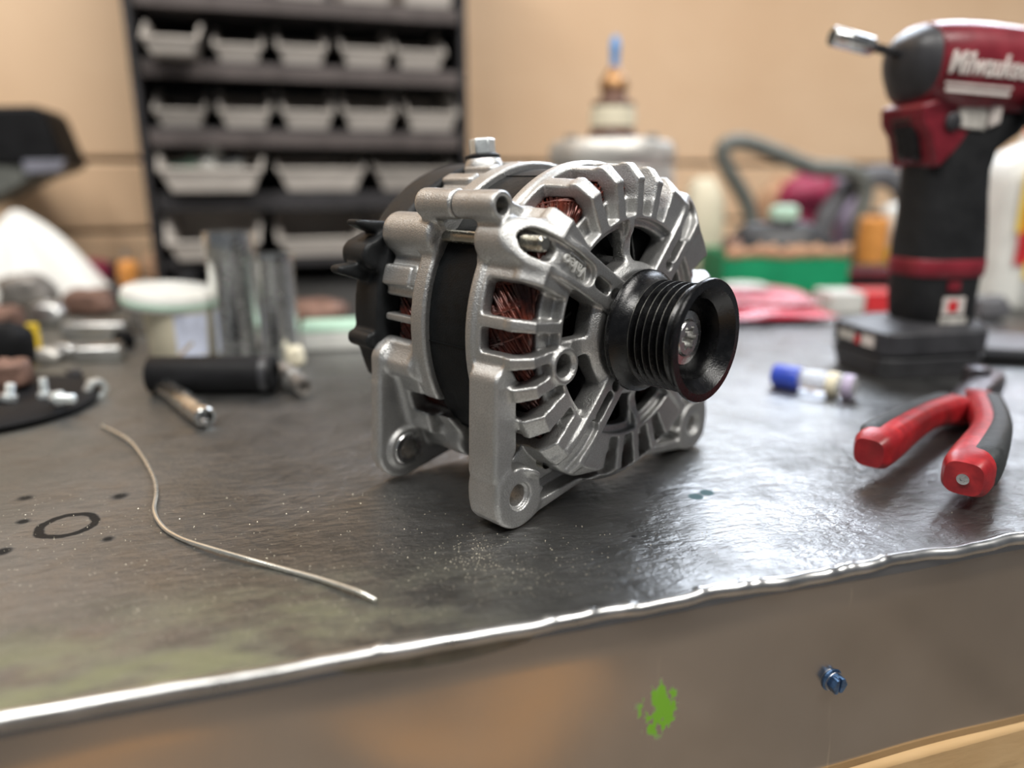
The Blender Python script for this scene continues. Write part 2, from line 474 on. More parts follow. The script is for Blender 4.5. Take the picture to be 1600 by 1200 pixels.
t = NT('rough_pine')
n1 = t.noise(14, 5, 0.6, None, (0.35, 1, 1)); n2 = t.noise(60, 5, 0.6, None, (0.25, 1, 1))
c = t.mix(t.step(n1, 0.35, 0.7), (0.56, 0.36, 0.17), (0.70, 0.50, 0.27)); c = t.mix(t.step(n2, 0.55, 0.8, 0, 0.7), c, (0.20, 0.11, 0.05))
m_pine = t.out(c, 0.7, 0, t.bump(n2, 0.5, 0.001))
B().box((0.05, 0.016, ZA - 0.022), (3.1, 0.040, 0.044)).build('timber_rail', m_pine, wb, bevel=0.003)
for x in (-1.4, 1.4):
    for y in (0.10, TD - 0.08):
        B().box((x, y, (FLOOR - 0.02) / 2), (0.08, 0.08, -FLOOR - 0.02)).build('leg', m_pine, wb, bevel=0.003)

m_blue = mat('blue_zinc', (0.10, 0.19, 0.36), 0.32, 0.85, 0.5, 300, 0.3)
m_worn = mat('worn_zinc', (0.62, 0.64, 0.66), 0.30, 1.0, 0.2, 300, 0.3)
sx, sz = W(1304, 1066, EDGE - 0.002)
scm = axis_m((sx, -0.0012 + 0.0009 * math.sin(sx * 19 + 0.6) * math.sin(sz * 40 + 1) + 0.0005 * math.sin(sx * 53 + sz * 60), sz), (0.10, -1, -0.05))
sc = B(scm).lathe([(0, 0), (0.0050, 0), (0.0050, 0.0006), (0.0041, 0.0013)], 28).build('hex_screw', m_blue, wb)
hd = B(scm)
ph = [(0.0040, 0.0010), (0.0040, 0.0043), (0.0034, 0.0049)]
for k in (-1, 1):                                           # head in two halves either side of the slot
    poly = [p for p in [(0.0040 * math.cos(a), 0.0040 * math.sin(a)) for a in [i * math.pi / 3 for i in range(6)]]]
    half = [(max(x, 0.00045) if k > 0 else min(x, -0.00045), y) for x, y in poly]
    hd.prism(half, 0.0010, 0.0050)
hd.prism(hexa(0.0040), 0.0008, 0.0036)
hd.build('screw_head', m_blue, sc, bevel=0.00035)
B(scm).lathe([(0.00425, 0.0004), (0.00425, 0.0016), (0.0038, 0.0016)], 24).build('washer_rim', m_worn, sc)

# ------------------------------------------------------------------ rack of small-parts bins
RD = 1.115                                                  # bench depth of the bin fronts
m_rack = mat('rack_dark', srgb(52, 50, 52), 0.55, 0.1, 0.2, 30)
m_rail = mat('rack_rail', srgb(92, 84, 82), 0.5, 0.2, 0.15, 30)
m_bin = mat('bin_grey', srgb(203, 195, 187), 0.42, 0, 0.10, 25, 0.08)
m_bin2 = mat('bin_grey_dull', srgb(176, 169, 162), 0.5, 0, 0.12, 25, 0.08)
rx0, rx1 = W(232, 330, RD)[0], W(730, 200, RD)[0]
cx = (rx0 + rx1) / 2; RW = rx1 - rx0
rk = thing('bin_rack', 'tall dark rack of small-parts bins standing against the tan wall', 'rack', bench(cx, RD, 0.001), BR)
RH = 0.62
B().box((0, 0.176, RH / 2), (RW, 0.006, RH)).build('back_panel', m_rack, rk)
for s_ in (-1, 1): B().box((s_ * (RW / 2 - 0.004), 0.085, RH / 2), (0.010, 0.172, RH)).build('upright', m_rack, rk, bevel=0.002)
zrow = [W(480, v, RD)[1] for v in (402, 300, 203, 102, 8)]; zrow[0] = max(zrow[0], 0.013)   # floors of the bin rows
for z in zrow:
    B().box((0, 0.084, z - 0.006), (RW - 0.026, 0.174, 0.010)).build('shelf', m_rack, rk, bevel=0.001)
for v in (118, 220, 14):
    z = W(480, v, RD)[1]
    B().box((0, -0.006, z), (RW - 0.026, 0.004, 0.020)).build('rail', m_rail, rk, bevel=0.001)
B().box((0, -0.004, zrow[1] - 0.018), (RW - 0.026, 0.004, 0.014)).build('rail', m_rack, rk, bevel=0.001)
def bin_(u0, u1, vt, vb, label, lip=0.52, pull=0.0, dull=False, row=0):
    x0 = W(u0, (vt + vb) / 2, RD - pull)[0]; x1 = W(u1, (vt + vb) / 2, RD - pull)[0]
    z0 = zrow[row] + 0.0012; z1 = W((u0 + u1) / 2, vt, RD - pull)[1]
    if row < 4: z1 = min(z1, zrow[row + 1] - 0.018)
    wd, ht, dp = (x1 - x0) - 0.003, z1 - z0, 0.150
    o = thing('parts_bin', label, 'bin', bench((x0 + x1) / 2, RD - pull, z0), BR, 'grey bins in the rack')
    a, b = wd / 2 * 0.74, wd / 2
    hl = ht * lip
    # outline of the open hopper: bottom, front lip leaning out, rising sides
    vs = [(-a, 0.007, 0), (a, 0.007, 0), (a * 1.05, dp, 0), (-a * 1.05, dp, 0),
          (-b * 0.94, 0, hl), (b * 0.94, 0, hl), (b, dp * 0.42, ht), (-b, dp * 0.42, ht), (b, dp, ht), (-b, dp, ht)]
    fs = [(0, 1, 2, 3), (0, 1, 5, 4), (1, 2, 8, 6), (1, 6, 5), (0, 7, 9, 3), (0, 4, 7), (2, 3, 9, 8)]
    m = m_bin2 if dull else m_bin
    body = make('body', vs, fs, m, o, sharp=30)
    md = body.modifiers.new('t', 'SOLIDIFY'); md.thickness = 0.003; md.offset = -1
    md = body.modifiers.new('b', 'BEVEL'); md.width = 0.002; md.segments = 2
    rim = B().tube([(-b, dp * 0.42, ht), (-b * 0.94, 0, hl), (b * 0.94, 0, hl), (b, dp * 0.42, ht)], 0.0032, 8)
    rim.build('rim', m, o)
    return o, wd, ht, hl, dp
K = 'grey hopper bin '
bin_(217, 312, 22, 103, K + 'pulled forward at the left end of the upper row', 0.38, 0.045, row=3)
for u, q in ((330, 'second'), (430, 'third'), (530, 'fourth'), (616, 'last')):
    bin_(u, u + 82, 34, 103, K + q + ' from the left in the upper row', 0.38, row=3)
for i, u in enumerate((236, 338, 437, 534, 632)):
    bin_(u, u + 86, 134, 203, K + ('first', 'second', 'third', 'fourth', 'last')[i] + ' from the left in the middle small row', 0.38, dull=i == 0, row=2)
full = bin_(240, 415, 232, 308, 'wide grey hopper bin heaped with pale fittings', 0.50, 0.03, row=1)
bin_(428, 574, 236, 300, 'wide empty grey hopper bin right of the one heaped with fittings', 0.52, row=1)
bin_(582, 712, 236, 300, 'wide grey hopper bin at the right end, just above the alternator', 0.52, dull=True, row=1)
bin_(252, 410, 330, 402, 'wide grey hopper bin at the left of the lowest row', 0.36, 0.02, row=0)
bin_(428, 572, 330, 402, 'wide grey hopper bin in the middle of the lowest row', 0.36, row=0)
bin_(582, 712, 330, 402, 'wide grey hopper bin behind the alternator in the lowest row', 0.36, row=0)
for i, u in enumerate((224, 326, 424, 526, 624)):
    bin_(u, u + 90, -58, 8, K + ('first', 'second', 'third', 'fourth', 'last')[i] + ' of the topmost row, cut by the top of the picture', 0.5, row=4)

# ================================================================== the alternator (millimetres; x across, y up from the shaft, z along the shaft)
t = NT('cast_aluminium')
nc = t.noise(1500, 3, 0.6); nl = t.noise(45, 4); nw = t.noise(160, 4)
geo = t.n('ShaderNodeNewGeometry')
edge = t.step(geo.outputs['Pointiness'], 0.52, 0.60)
c = t.mix(t.step(nl, 0.3, 0.7), (0.52, 0.52, 0.51), (0.62, 0.62, 0.61))
c = t.mix(t.step(nw, 0.6, 0.8, 0, 0.35), c, (0.40, 0.39, 0.37))
c = t.mix(t.math('MULTIPLY', edge, 0.6), c, (0.82, 0.82, 0.81))
c = t.mix(t.step(nc, 0.35, 0.68, 0, 0.45), c, (0.30, 0.295, 0.28))
m_cast = t.out(c, t.math('SUBTRACT', t.step(nc, 0.3, 0.7, 0.32, 0.47), t.math('MULTIPLY', edge, 0.10)), 0.92, t.bump(nc, 0.8, 0.00034))
m_stator = mat('black_lacquer_laminate', (0.005, 0.0058, 0.0065), 0.46, 0.0, 0.3, 200, 0.25, Specular_IOR_Level=0.14)
m_pul = mat('black_pulley', (0.0035, 0.0035, 0.004), 0.24, 0.0, 0.4, 250, 0.2)
m_ridge = mat('worn_pulley_ridge', (0.20, 0.195, 0.18), 0.35, 0.9, 0.2, 300, 0.1)
m_steel = mat('bright_steel', (0.66, 0.66, 0.65), 0.24, 1.0, 0.12, 250, 0.15)
m_rod = mat('yellow_zinc_rod', (0.42, 0.40, 0.34), 0.25, 1.0, 0.15, 300, 0.15)
m_blackp = mat('black_plastic_cover', (0.012, 0.013, 0.014), 0.50, 0.0, 0.25, 120, 0.2, Specular_IOR_Level=0.25)
m_core = mat('dark_varnish', (0.030, 0.008, 0.005), 0.35, 0.2, 0.5, 300, 0.4)
m_dark = mat('dark_rotor', (0.012, 0.012, 0.013), 0.45, 0.3, 0.3, 120, 0.2)
t = NT('enamelled_copper')
n1 = t.noise(420, 3); n2 = t.noise(60, 3)
c = t.mix(t.step(n1, 0.3, 0.7), (0.055, 0.009, 0.005), (0.15, 0.028, 0.014)); c = t.mix(t.step(n2, 0.45, 0.65), c, (0.030, 0.010, 0.008))
m_cu = t.out(c, 0.22, 0.35)

AX = 79.0
ALT = Vector((0.0464, 0.33727, 0.0008))
alt = thing('alternator', 'cast aluminium car alternator with black ribbed pulley, standing on its feet', 'alternator', ALT, R_(45))
def XF(P): return np.stack([P[:, 0], -P[:, 2], P[:, 1] + AX], 1) * 0.001
AM = Matrix(((0.001, 0, 0, 0), (0, 0, -0.001, 0), (0, 0.001, 0, AX * 0.001), (0, 0, 0, 1)))   # shaft millimetres -> thing
def AB(): return B(AM.copy())

BUL, BUR, BLL, BLR = (-59, 41.3), (44.8, 49.8), (-43.7, -56), (52, -44)       # through bolts
TUBE = (-64.5, 55.3)

# ---------------- front bracket
v = Vol((-84, -82, -34), (92, 76, 20), 0.62)
def shell(X, Y, Z):
    r = np.sqrt(X * X + Y * Y)
    wall_ = smax(smax(r - 72.5 + np.clip(Z + 18, 0, 40) * 0.045, 66.0 - r, 0.5), d_z(Z, -20, 12), 0.8)
    plate = smax(smax(r - 72, 20 - r, 1), d_z(Z, 2.5, 12), 0.8)
    k = 2.5; h = np.clip(0.5 + 0.5 * (plate - wall_) / k, 0, 1)
    s_ = plate + (wall_ - plate) * h - k * h * (1 - h)
    return smax(s_, (r + Z - 78.2) * 0.7071, 0.6)
v.add(shell)
ring = lambda X, Y, Z: smax(smax(np.sqrt(X * X + Y * Y) - 73.4, 66 - np.sqrt(X * X + Y * Y), 0.5), d_z(Z, -20, -15.5), 1.0)
v.add(ring, None, 1.2)
# windows round the shaft, between slim spokes
for a0, a1 in ((98.5, 180), (192, 276), (283, 358), (8, 91.5)):
    v.cut(lambda X, Y, Z: smax(smax(np.sqrt(X * X + Y * Y) - 45.2, 29.5 - np.sqrt(X * X + Y * Y), 1.5), d_sec(X, Y, a0, a1) + 0.5, 3.0), None, 1.0)
    v.cut(lambda X, Y, Z: smax(smax(smax(np.sqrt(X * X + Y * Y) - 48.6, 40 - np.sqrt(X * X + Y * Y), 1.0), d_sec(X, Y, a0 - 1, a1 + 1), 2.0), 8.5 - Z, 0.8), None, 1.0)
# hub
v.add(lambda X, Y, Z: smax(smax(np.sqrt(X * X + Y * Y) - 29.5, 12 - np.sqrt(X * X + Y * Y), 0.6), d_z(Z, -8, 12.5), 1.0), bb(0, 0, 34, -10, 14), 3.0)
v.cut(lambda X, Y, Z: smax(smax(np.sqrt(X * X + Y * Y) - 45, 27.5 - np.sqrt(X * X + Y * Y), 1), (12.5 - Z) - 0.55 * np.clip(np.sqrt(X * X + Y * Y) - 27.5, 0, 12) * np.clip((45 - np.sqrt(X * X + Y * Y)) / 12, 0, 1), 0.8), bb(0, 0, 46, 4, 20), 1.2)
# corner windows with their shallow pockets on the face
win = [(157.5, 170.0, 0), (173.5, 182.5, 0), (186.0, 193.0, 1), (197.5, 205.5, 1), (212.5, 219.8, 1),
       (119.0, 131.0, 0), (104.5, 114.0, 0), (90.8, 100.2, 0), (78.0, 86.8, 0), (66.0, 74.2, 0),
       (253.5, 262.5, 2), (265.8, 274.8, 2), (278.2, 287.4, 2), (290.8, 298.6, 2), (333, 343, 0), (347, 357, 0), (2, 12, 0), (16, 26, 0)]
for a0, a1, kind in win:
    zc = -13.0 if kind != 2 else -3.0
    if kind == 0:
        mid = R_((a0 + a1) / 2); zc = -12.5
    v.cut(lambda X, Y, Z: smax(smax(57.6 - np.sqrt(X * X + Y * Y), zc - Z, 2.5), d_sec(X, Y, a0, a1) + 0.3, 2.0) if kind != 2 else smax(smax(smax(58.0 - np.sqrt(X * X + Y * Y), np.sqrt(X * X + Y * Y) - 68.5, 1.0), d_sec(X, Y, a0, a1) + 0.3, 1.5), -6 - Z, 1.0), None, 0.8)
    v.cut(lambda X, Y, Z: smax(smax(smax(50.4 - np.sqrt(X * X + Y * Y), np.sqrt(X * X + Y * Y) - 62, 1.0), 6.2 - Z, 1.0), d_sec(X, Y, a0 + 0.4, a1 - 0.4) + 0.4, 1.6), None, 0.9)
# bosses of the four through bolts and the arms from them to the hub
def arm(bolt, inner, w0, w1, top, pocket, slot, hole, bored=True, fall=0.014):
    ux, uy = bolt[0] - inner[0], bolt[1] - inner[1]; q = math.hypot(ux, uy); ux /= q; uy /= q
    P = lambda r: (inner[0] + ux * (r - 19), inner[1] + uy * (r - 19))
    lim = lambda X, Y: top - fall * np.clip(np.sqrt(X * X + Y * Y) - 53, 0, 60) ** 2
    box = ((min(bolt[0], inner[0]) - 16, max(bolt[0], inner[0]) + 16), (min(bolt[1], inner[1]) - 16, max(bolt[1], inner[1]) + 16), (-3, 20))
    v.add(lambda X, Y, Z: smax(d_circ(X, Y, bolt, w1 + 0.8), np.maximum(-20 - Z, Z - lim(X, Y) + 0.3), 3.0), bb(*bolt, 16, -21, 16), 3.0)
    v.add(lambda X, Y, Z: smax(d_cap(X, Y, inner, bolt, w0, w1), np.maximum(2 - Z, Z - lim(X, Y)), 1.0), box, 1.6)
    v.cut(lambda X, Y, Z: smax(d_cap(X, Y, bolt, P(pocket), w1 - 3.4, w0 - 2.8), lim(X, Y) - 3.0 - Z, 1.0), box, 0.8)
    if bored: v.cut(lambda X, Y, Z: smax(d_cap(X, Y, bolt, P(math.hypot(*bolt) - 4), 4.6), -2 - Z, 1.0), box, 0.8)
    v.cut(lambda X, Y, Z: smax(d_cap(X, Y, P(slot[0]), P(slot[1]), 2.5), 1 - Z, 0.6), box, 0.6)
    v.cut(lambda X, Y, Z: smax(d_circ(X, Y, P(hole), 2.6), 0 - Z, 0.5), box, 0.5)
arm(BUL, pol(19, 131), 7.6, 9.0, 14.6, 46, (31.5, 38), 25, True, 0.021)
arm(BUR, pol(19, 50), 7.0, 8.2, 13.8, 56, (41, 51), 36, False)
arm(BLL, pol(19, 245), 6.6, 7.6, 14.0, 50, (33.5, 44), 27.5, False)
arm(BLR, pol(19, 315), 6.6, 7.6, 13.5, 50, (33.5, 44), 27.5, False)
v.add(lambda X, Y, Z: smax(d_cap(X, Y, BLL, (-55, -52), 6.2, 5.2), d_z(Z, -14, 6.5), 3.0), ((-72, -30), (-70, -38), (-14, 10)), 2.5)
# threaded boss on the left spoke
D = (-47.6, -8.8)
v.add(lambda X, Y, Z: smax(d_circ(X, Y, D, 8.0), d_z(Z, 2, 13.6), 1.0), bb(*D, 10, 0, 16), 1.5)
v.cut(lambda X, Y, Z: smax(d_circ(X, Y, D, 5.0), -4 - Z, 0.8), bb(*D, 8, -5, 20), 0.8)
v.cut(lambda X, Y, Z: smax(d_circ(X, Y, D, 5.9), 12.4 - Z, 0.8), bb(*D, 8, 5, 20), 0.5)
# feet
EL, ER = (-63.5, -65.0), (73.0, -65.0)
def foot(e, top, toe, sgn):
    box = ((min(e[0], toe[0], top[0]) - 18, max(e[0], toe[0], top[0]) + 18), (-80, 10), (-17, 8))
    mid = (e[0] - sgn * 7.5, e[1] + 12)
    v.add(lambda X, Y, Z: smax(np.minimum(d_cap(X, Y, e, mid, 14.0, 6.6), d_cap(X, Y, mid, top, 6.6, 6.0)), d_z(Z, -15, 2.2), 2.0), box, 2.5)
    v.add(lambda X, Y, Z: smax(d_cap(X, Y, e, toe, 13.8, 7.0), d_z(Z, -15, 2.2), 2.2), box, 3.0)
    v.cut(lambda X, Y, Z: smax(d_cap(X, Y, (e[0] + sgn * 15, e[1] - 3.5), (toe[0] - sgn * 4, toe[1] - 1.5), 2.2, 2.6), -6 - Z, 1.0), box, 1.0)
    v.cut(lambda X, Y, Z: smax(smax(-d_circ(X, Y, e, 13.0), d_cap(X, Y, (e[0] + sgn * 5, e[1] + 14), (e[0] + sgn * 24, e[1] + 6), 9.0), 1.5), np.maximum(-4 - Z, 72 - np.sqrt(X * X + Y * Y)), 1.2) , box, 1.5)
    v.cut(lambda X, Y, Z: smax(d_circ(X, Y, e, 4.8), -99 - Z, 1), box, 0.6)
    v.cut(lambda X, Y, Z: smax(d_circ(X, Y, e, 6.2), 1.2 - Z, 0.5), box, 0.4)
foot(EL, (-70.5, -14), (-16, -63.5), 1)
foot(ER, (66, -30), (22, -64), -1)
# upper lug: bored tube standing off the ring
v.add(lambda X, Y, Z: smax(d_cap(X, Y, TUBE, (-50, 46), 5.0, 8), d_z(Z, -20, -8.5), 2.0), bb(-58, 50, 20, -22, -4), 3.0)
v.add(lambda X, Y, Z: smax(d_circ(X, Y, TUBE, 5.9), d_z(Z, -30.5, -6), 1.0), bb(*TUBE, 10, -32, -4), 2.0)
v.cut(lambda X, Y, Z: smax(d_circ(X, Y, TUBE, 3.6), -99 - Z, 1), bb(*TUBE, 10, -34, 0), 0.7)
# shaft bore and clean inner cavity
v.cut(lambda X, Y, Z: smax(np.sqrt(X * X + Y * Y) - 65.5, Z - 2.0, 1), ((-70, 70), (-70, 70), (-40, 2)), 1.0)
v.cut(lambda X, Y, Z: np.sqrt(X * X + Y * Y) - 11 + 0 * Z, bb(0, 0, 14, -40, 30), 0.5)
fb = vol_obj('front_bracket', v, m_cast, alt, XF); del v
# raised maker's lettering in the pocket of the upper left arm
d_ = Vector((BUL[0] - pol(19, 131)[0], BUL[1] - pol(19, 131)[1], 0)).normalized()
ctr = Vector((pol(19, 131)[0], pol(19, 131)[1], 0)) + d_ * 34.5
lm = AM @ Matrix.Translation((ctr.x, ctr.y, 12.5)) @ Matrix.Rotation(math.atan2(d_.y, d_.x), 4, 'Z')
text_mesh('maker_lettering', 'Valeo', 7.0, 0.6, mat('worn_lettering', (0.74, 0.74, 0.71), 0.5, 0.4, 0.05, 300, 0.0), fb, lm)
AB_ = B(lm); AB_.box((0, -3.3, 0), (10.5, 0.6, 1.0)); AB_.build('lettering_bar', m_cast, fb)

# ---------------- stator between the brackets
st = AB().lathe([(58, -50), (69.6, -50), (69.9, -49), (69.9, -19), (58, -19), (58, -50)], 160).build('stator', m_stator, alt)
for a in (141, 183, 222, 108, 75):
    m_ = Matrix.Rotation(R_(a), 4, 'Z')
    bx = B(AM @ m_); bx.box((70.0, 0, -34), (0.5, 0.5, 28)); bx.build('weld_seam', m_stator, st)
bx = B(AM @ Matrix.Rotation(R_(150), 4, 'Z')); bx.prism([(69, -7), (71.5, -5), (71.5, 5), (69, 7)], -50, -47.5); bx.build('lamination_tab', m_stator, st)

# ---------------- windings
def winding(name, z0, z1, seed, nst):
    rg = random.Random(seed); bld = AB()
    rim = [(58, z0), (65, z0), (65, z1 - 4), (62.5, z1 - 0.6), (58.5, z1 - 0.6), (56, z1 - 4), (56, z0)]
    AB().lathe([(q - 0.3, z) for q, z in rim], 72).build('winding_core', m_core, alt)
    for i in range(nst):
        a = 360 * i / nst + rg.uniform(-0.5, 0.5); sl = rg.uniform(34.0, 56.0) * (1 if (i // 6) % 4 else -0.4)
        if 209 < (a + sl / 2) % 360 < 224 and seed == 5: continue
        pts = []
        zm = z1 + rg.uniform(-1.2, 1.0); ro = 65.2 + rg.uniform(-0.4, 0.9)
        for q, (rr, zz) in enumerate(((ro, z0), (ro + 0.3, z0 + (z1 - z0) * .4), (ro, z1 - 5), (ro - 2.2, zm - 0.8), (60.5, zm), (57, zm - 1.5), (55.5, z1 - 6))):
            an = R_(a + sl * q / 6 + rg.uniform(-0.25, 0.25)); pts.append((rr * math.cos(an), rr * math.sin(an), zz))
        bld.tube(smooth_path(pts, 2), 0.56 + rg.uniform(-0.08, 0.12), 6)
    o = bld.build(name, m_cu, alt, sharp=60); o['kind'] = 'stuff'; return o
winding('front_winding', -19, 3.5, 5, 760)
winding('rear_winding', -74, -50, 6, 320)
# ---------------- rotor and fan seen through the windows
ro = AB().lathe([(8, -76), (52, -74), (52, -6), (26, -4), (26, -1), (9, 1), (9, 16)], 72).build('rotor', m_dark, alt)
for i in range(11):
    a = 360 * i / 11 + (i % 3) * 4
    bx = B(AM @ Matrix.Rotation(R_(a), 4, 'Z') @ Matrix.Translation((40, 0, 0)) @ Matrix.Rotation(R_(32), 4, 'Z'))
    bx.box((0, 0, -2.5), (20, 1.2, 7)); bx.build('fan_blade', m_dark, ro)

# ---------------- pulley
prof = [(9, 15.5), (24, 15.5), (26.6, 16.2), (27.4, 17.6), (27.2, 19.0), (25.6, 20.2), (24.6, 22.2), (23.6, 24.6)]
for k in range(6):
    z = 26 + 3.6 * k
    prof += [(23.4, z - 0.16), (23.4, z + 0.16), (20.8, z + 1.55), (20.8, z + 2.05)]
prof = prof[:-2] + [(22.8, 45.6), (24.6, 46.6), (25.6, 47.6), (26.3, 49.3), (26.0, 50.0), (22.6, 50.2), (19.0, 46.4), (17.6, 45.0), (17.2, 36.5), (9, 36.5)]
pu = AB().lathe(prof, 160).build('pulley', m_pul, alt, sharp=28)
for k in range(6):
    z = 26 + 3.6 * k
    AB().lathe([(23.2, z - 0.17), (23.48, z - 0.13), (23.48, z + 0.13), (23.2, z + 0.17)], 160).build('groove_ridge', m_ridge, pu)
cl = AB().lathe([(8, 36.3), (12.4, 36.3), (12.4, 38.6), (11.6, 39.6), (8.2, 39.8), (7.8, 39.4), (7.8, 36.3)], 72).build('washer', m_steel, pu)
nb_ = []
for i in range(120):                                            # splined socket of the shaft nut
    a = 2 * math.pi * i / 120; nb_.append(a)
bo = AB(); vs, fs = [], []
def spl(a): return 4.6 + 0.95 * math.tanh(3.0 * math.cos(6 * a))
rows = [(lambda a: 7.7, 36.4), (lambda a: 7.7, 40.3), (lambda a: 7.2, 40.9), (spl, 40.9), (lambda a: spl(a) - 0.3, 36.8)]
for fr, z in rows:
    for a in nb_: vs.append((fr(a) * math.cos(a), fr(a) * math.sin(a), z))
for j in range(4):
    for i in range(120): k = (i + 1) % 120; fs.append((j * 120 + i, j * 120 + k, (j + 1) * 120 + k, (j + 1) * 120 + i))
fs.append(tuple(range(480, 600)))
bo.add(vs, fs); bo.build('shaft_nut', m_steel, pu, sharp=35)

# ---------------- through bolts with threaded tips
for k, (bp, z0, z1) in enumerate(((BUL, -86, 11.5), (BUR, -60, -4), (BLL, -86, -16), (BLR, -60, -4))):
    pr = [(0, z0), (2.9, z0), (2.9, 0)]
    z = 0.0
    while z < z1 - 0.9: pr += [(3.25, z + 0.2), (3.25, z + 0.4), (2.7, z + 0.75)]; z += 0.9
    pr += [(2.4, z1), (0, z1)]
    o = AB(); o.lathe(pr, 28, Matrix.Translation((bp[0], bp[1], 0))); o.build('through_bolt', m_rod if k != 0 else m_rod, alt, sharp=50)

# ---------------- rear bracket
v = Vol((-92, -82, -90), (80, 80, -28), 0.85)
def rshell(X, Y, Z):
    r = np.sqrt(X * X + Y * Y)
    fl = smax(smax(r - 73.4, 66 - r, 0.5), d_z(Z, -57, -47.5), 1.2)
    wl = smax(smax(r - 70.2, 66 - r, 0.5), d_z(Z, -80, -48), 1.2)
    bk_ = smax(smax(r - 69, 20 - r, 1), d_z(Z, -80, -76.5), 1.0)
    return np.minimum(np.minimum(fl, wl), bk_)
v.add(rshell)
for a0, a1 in ((157, 166), (168.8, 176.0), (178.6, 187.5), (100, 106), (111, 118), (123, 131), (84, 92), (70, 78), (232, 240), (244, 252)):
    v.cut(lambda X, Y, Z: smax(smax(62 - np.sqrt(X * X + Y * Y), d_z(Z, -83, -60), 1.5), d_sec(X, Y, a0, a1) + 0.2, 1.5), None, 1.0)
for a0, a1 in ((100, 106), (111, 118), (123, 131), (84, 92), (157, 166)):                        # raised blocks on top
    v.add(lambda X, Y, Z: smax(smax(smax(np.sqrt(X * X + Y * Y) - 73.6, 62 - np.sqrt(X * X + Y * Y), 1), d_z(Z, -81, -60), 1.5), d_sec(X, Y, a0 + 0.5, a1 - 0.5), 2.0), None, 1.5)
for bp, z0 in ((BUL, -83), (BUR, -80), (BLL, -82), (BLR, -80)):
    v.add(lambda X, Y, Z: smax(d_circ(X, Y, bp, 9.6 - 0.0 * 1), d_z(Z, z0, -47.5), 3.0), bb(*bp, 14, z0, -46), 3.0)
v.add(lambda X, Y, Z: smax(d_cap(X, Y, TUBE, (-52, 47), 5.5, 9), d_z(Z, -54, -46), 2.0), bb(-58, 50, 20, -56, -44), 3.0)
v.add(lambda X, Y, Z: smax(d_circ(X, Y, TUBE, 6.4), d_z(Z, -54, -31.2), 1.2), bb(*TUBE, 11, -56, -30), 2.0)
v.cut(lambda X, Y, Z: d_circ(X, Y, TUBE, 3.6) + 0 * Z, bb(*TUBE, 10, -60, -28), 0.6)
# rear foot: gusset plate with a deep pad for its bush
RE = (-64.5, -63.0)
def gus(X, Y, Z):
    q = np.minimum(d_cap(X, Y, RE, (-69, -17), 15.5, 8), d_cap(X, Y, RE, (-26, -62), 15.5, 9))
    q = np.minimum(q, d_cap(X, Y, (-66, -30), (-40, -58), 12, 8))
    return smax(q, d_z(Z, -84, -76), 2.0)
v.add(gus, ((-90, 0), (-82, 10), (-88, -70)), 3.0)
v.add(lambda X, Y, Z: smax(d_cap(X, Y, (-66, -16), (-57, -50), 3.5, 4), d_z(Z, -80, -60), 2), ((-80, -40), (-60, 5), (-84, -50)), 5.0)     # ridge up the gusset
v.add(lambda X, Y, Z: smax(d_cap(X, Y, (-69, -18), (-67, -11), 6.0, 4), d_z(Z, -84, -56), 2.5), ((-86, -50), (-20, 14), (-86, -50)), 3.0)
v.cut(lambda X, Y, Z: smax(d_cap(X, Y, (-66, -37), (-56, -38.5), 4.5), -70.5 - Z, 1.5), bb(-61, -37, 18, -78, -50), 1.5)
v.add(lambda X, Y, Z: smax(d_circ(X, Y, RE, 10.5), d_z(Z, -84, -73.5), 1.5), bb(*RE, 14, -88, -70), 1.5)
v.cut(lambda X, Y, Z: d_circ(X, Y, RE, 5.0) + 0 * Z, bb(*RE, 12, -90, -60), 1.0)
v.add(lambda X, Y, Z: smax(np.minimum(d_cap(X, Y, (68, -64), (66, -20), 14, 7), d_cap(X, Y, (68, -64), (22, -63), 14, 8)), d_z(Z, -84, -74), 2.0), ((10, 84), (-82, 0), (-88, -70)), 3.0)
v.cut(lambda X, Y, Z: smax(np.sqrt(X * X + Y * Y) - 65.5, d_z(Z, -76, -20), 1), None, 0.8)
rb = vol_obj('rear_bracket', v, m_cast, alt, XF); del v
AB().lathe([(5.0, -85), (5.0, -72.6), (7.6, -72.6), (8.2, -73.2), (8.2, -76), (8, -85)], 48, Matrix.Translation((RE[0], RE[1], 0))).build('foot_bush', m_steel, rb)
o = AB(); o.lathe([(0, -86.5), (3.4, -86.5), (3.8, -85.5), (3.8, -82)], 20, Matrix.Translation((BUL[0], BUL[1], 0))); o.build('bolt_head', m_rod, rb)

# ---------------- black rear cover with its clips and sockets
v = Vol((-96, -60, -112), (72, 76, -78), 1.0)
def cov(X, Y, Z):
    r = np.sqrt(X * X + Y * Y)
    return smax(smax(r - 73.0 + np.clip(-101 - Z, 0, 20) * 0.9, Y * -1 - 30, 2), d_z(Z, -107, -81), 3.0)
v.add(cov)
for p, q, r0, r1, z0, z1 in (((-60, 42), (-76, 46), 4, 1.4, -98, -88), ((-60, 22), (-85, 25), 7, 2.0, -99, -90), ((-60, 33), (-70, 31), 9, 7, -104, -84),
                             ((-58, -10), (-74, -9), 8, 4, -102, -84)):
    v.add(lambda X, Y, Z: smax(d_cap(X, Y, p, q, r0, r1), d_z(Z, z0, z1), 1.5), None, 2.0)
v.cut(lambda X, Y, Z: smax(smax(np.sqrt(X * X + Y * Y) - 40, 30 - np.sqrt(X * X + Y * Y), 1), Z + 103, 1), None, 1)
vol_obj('rear_cover', v, m_blackp, alt, XF); del v
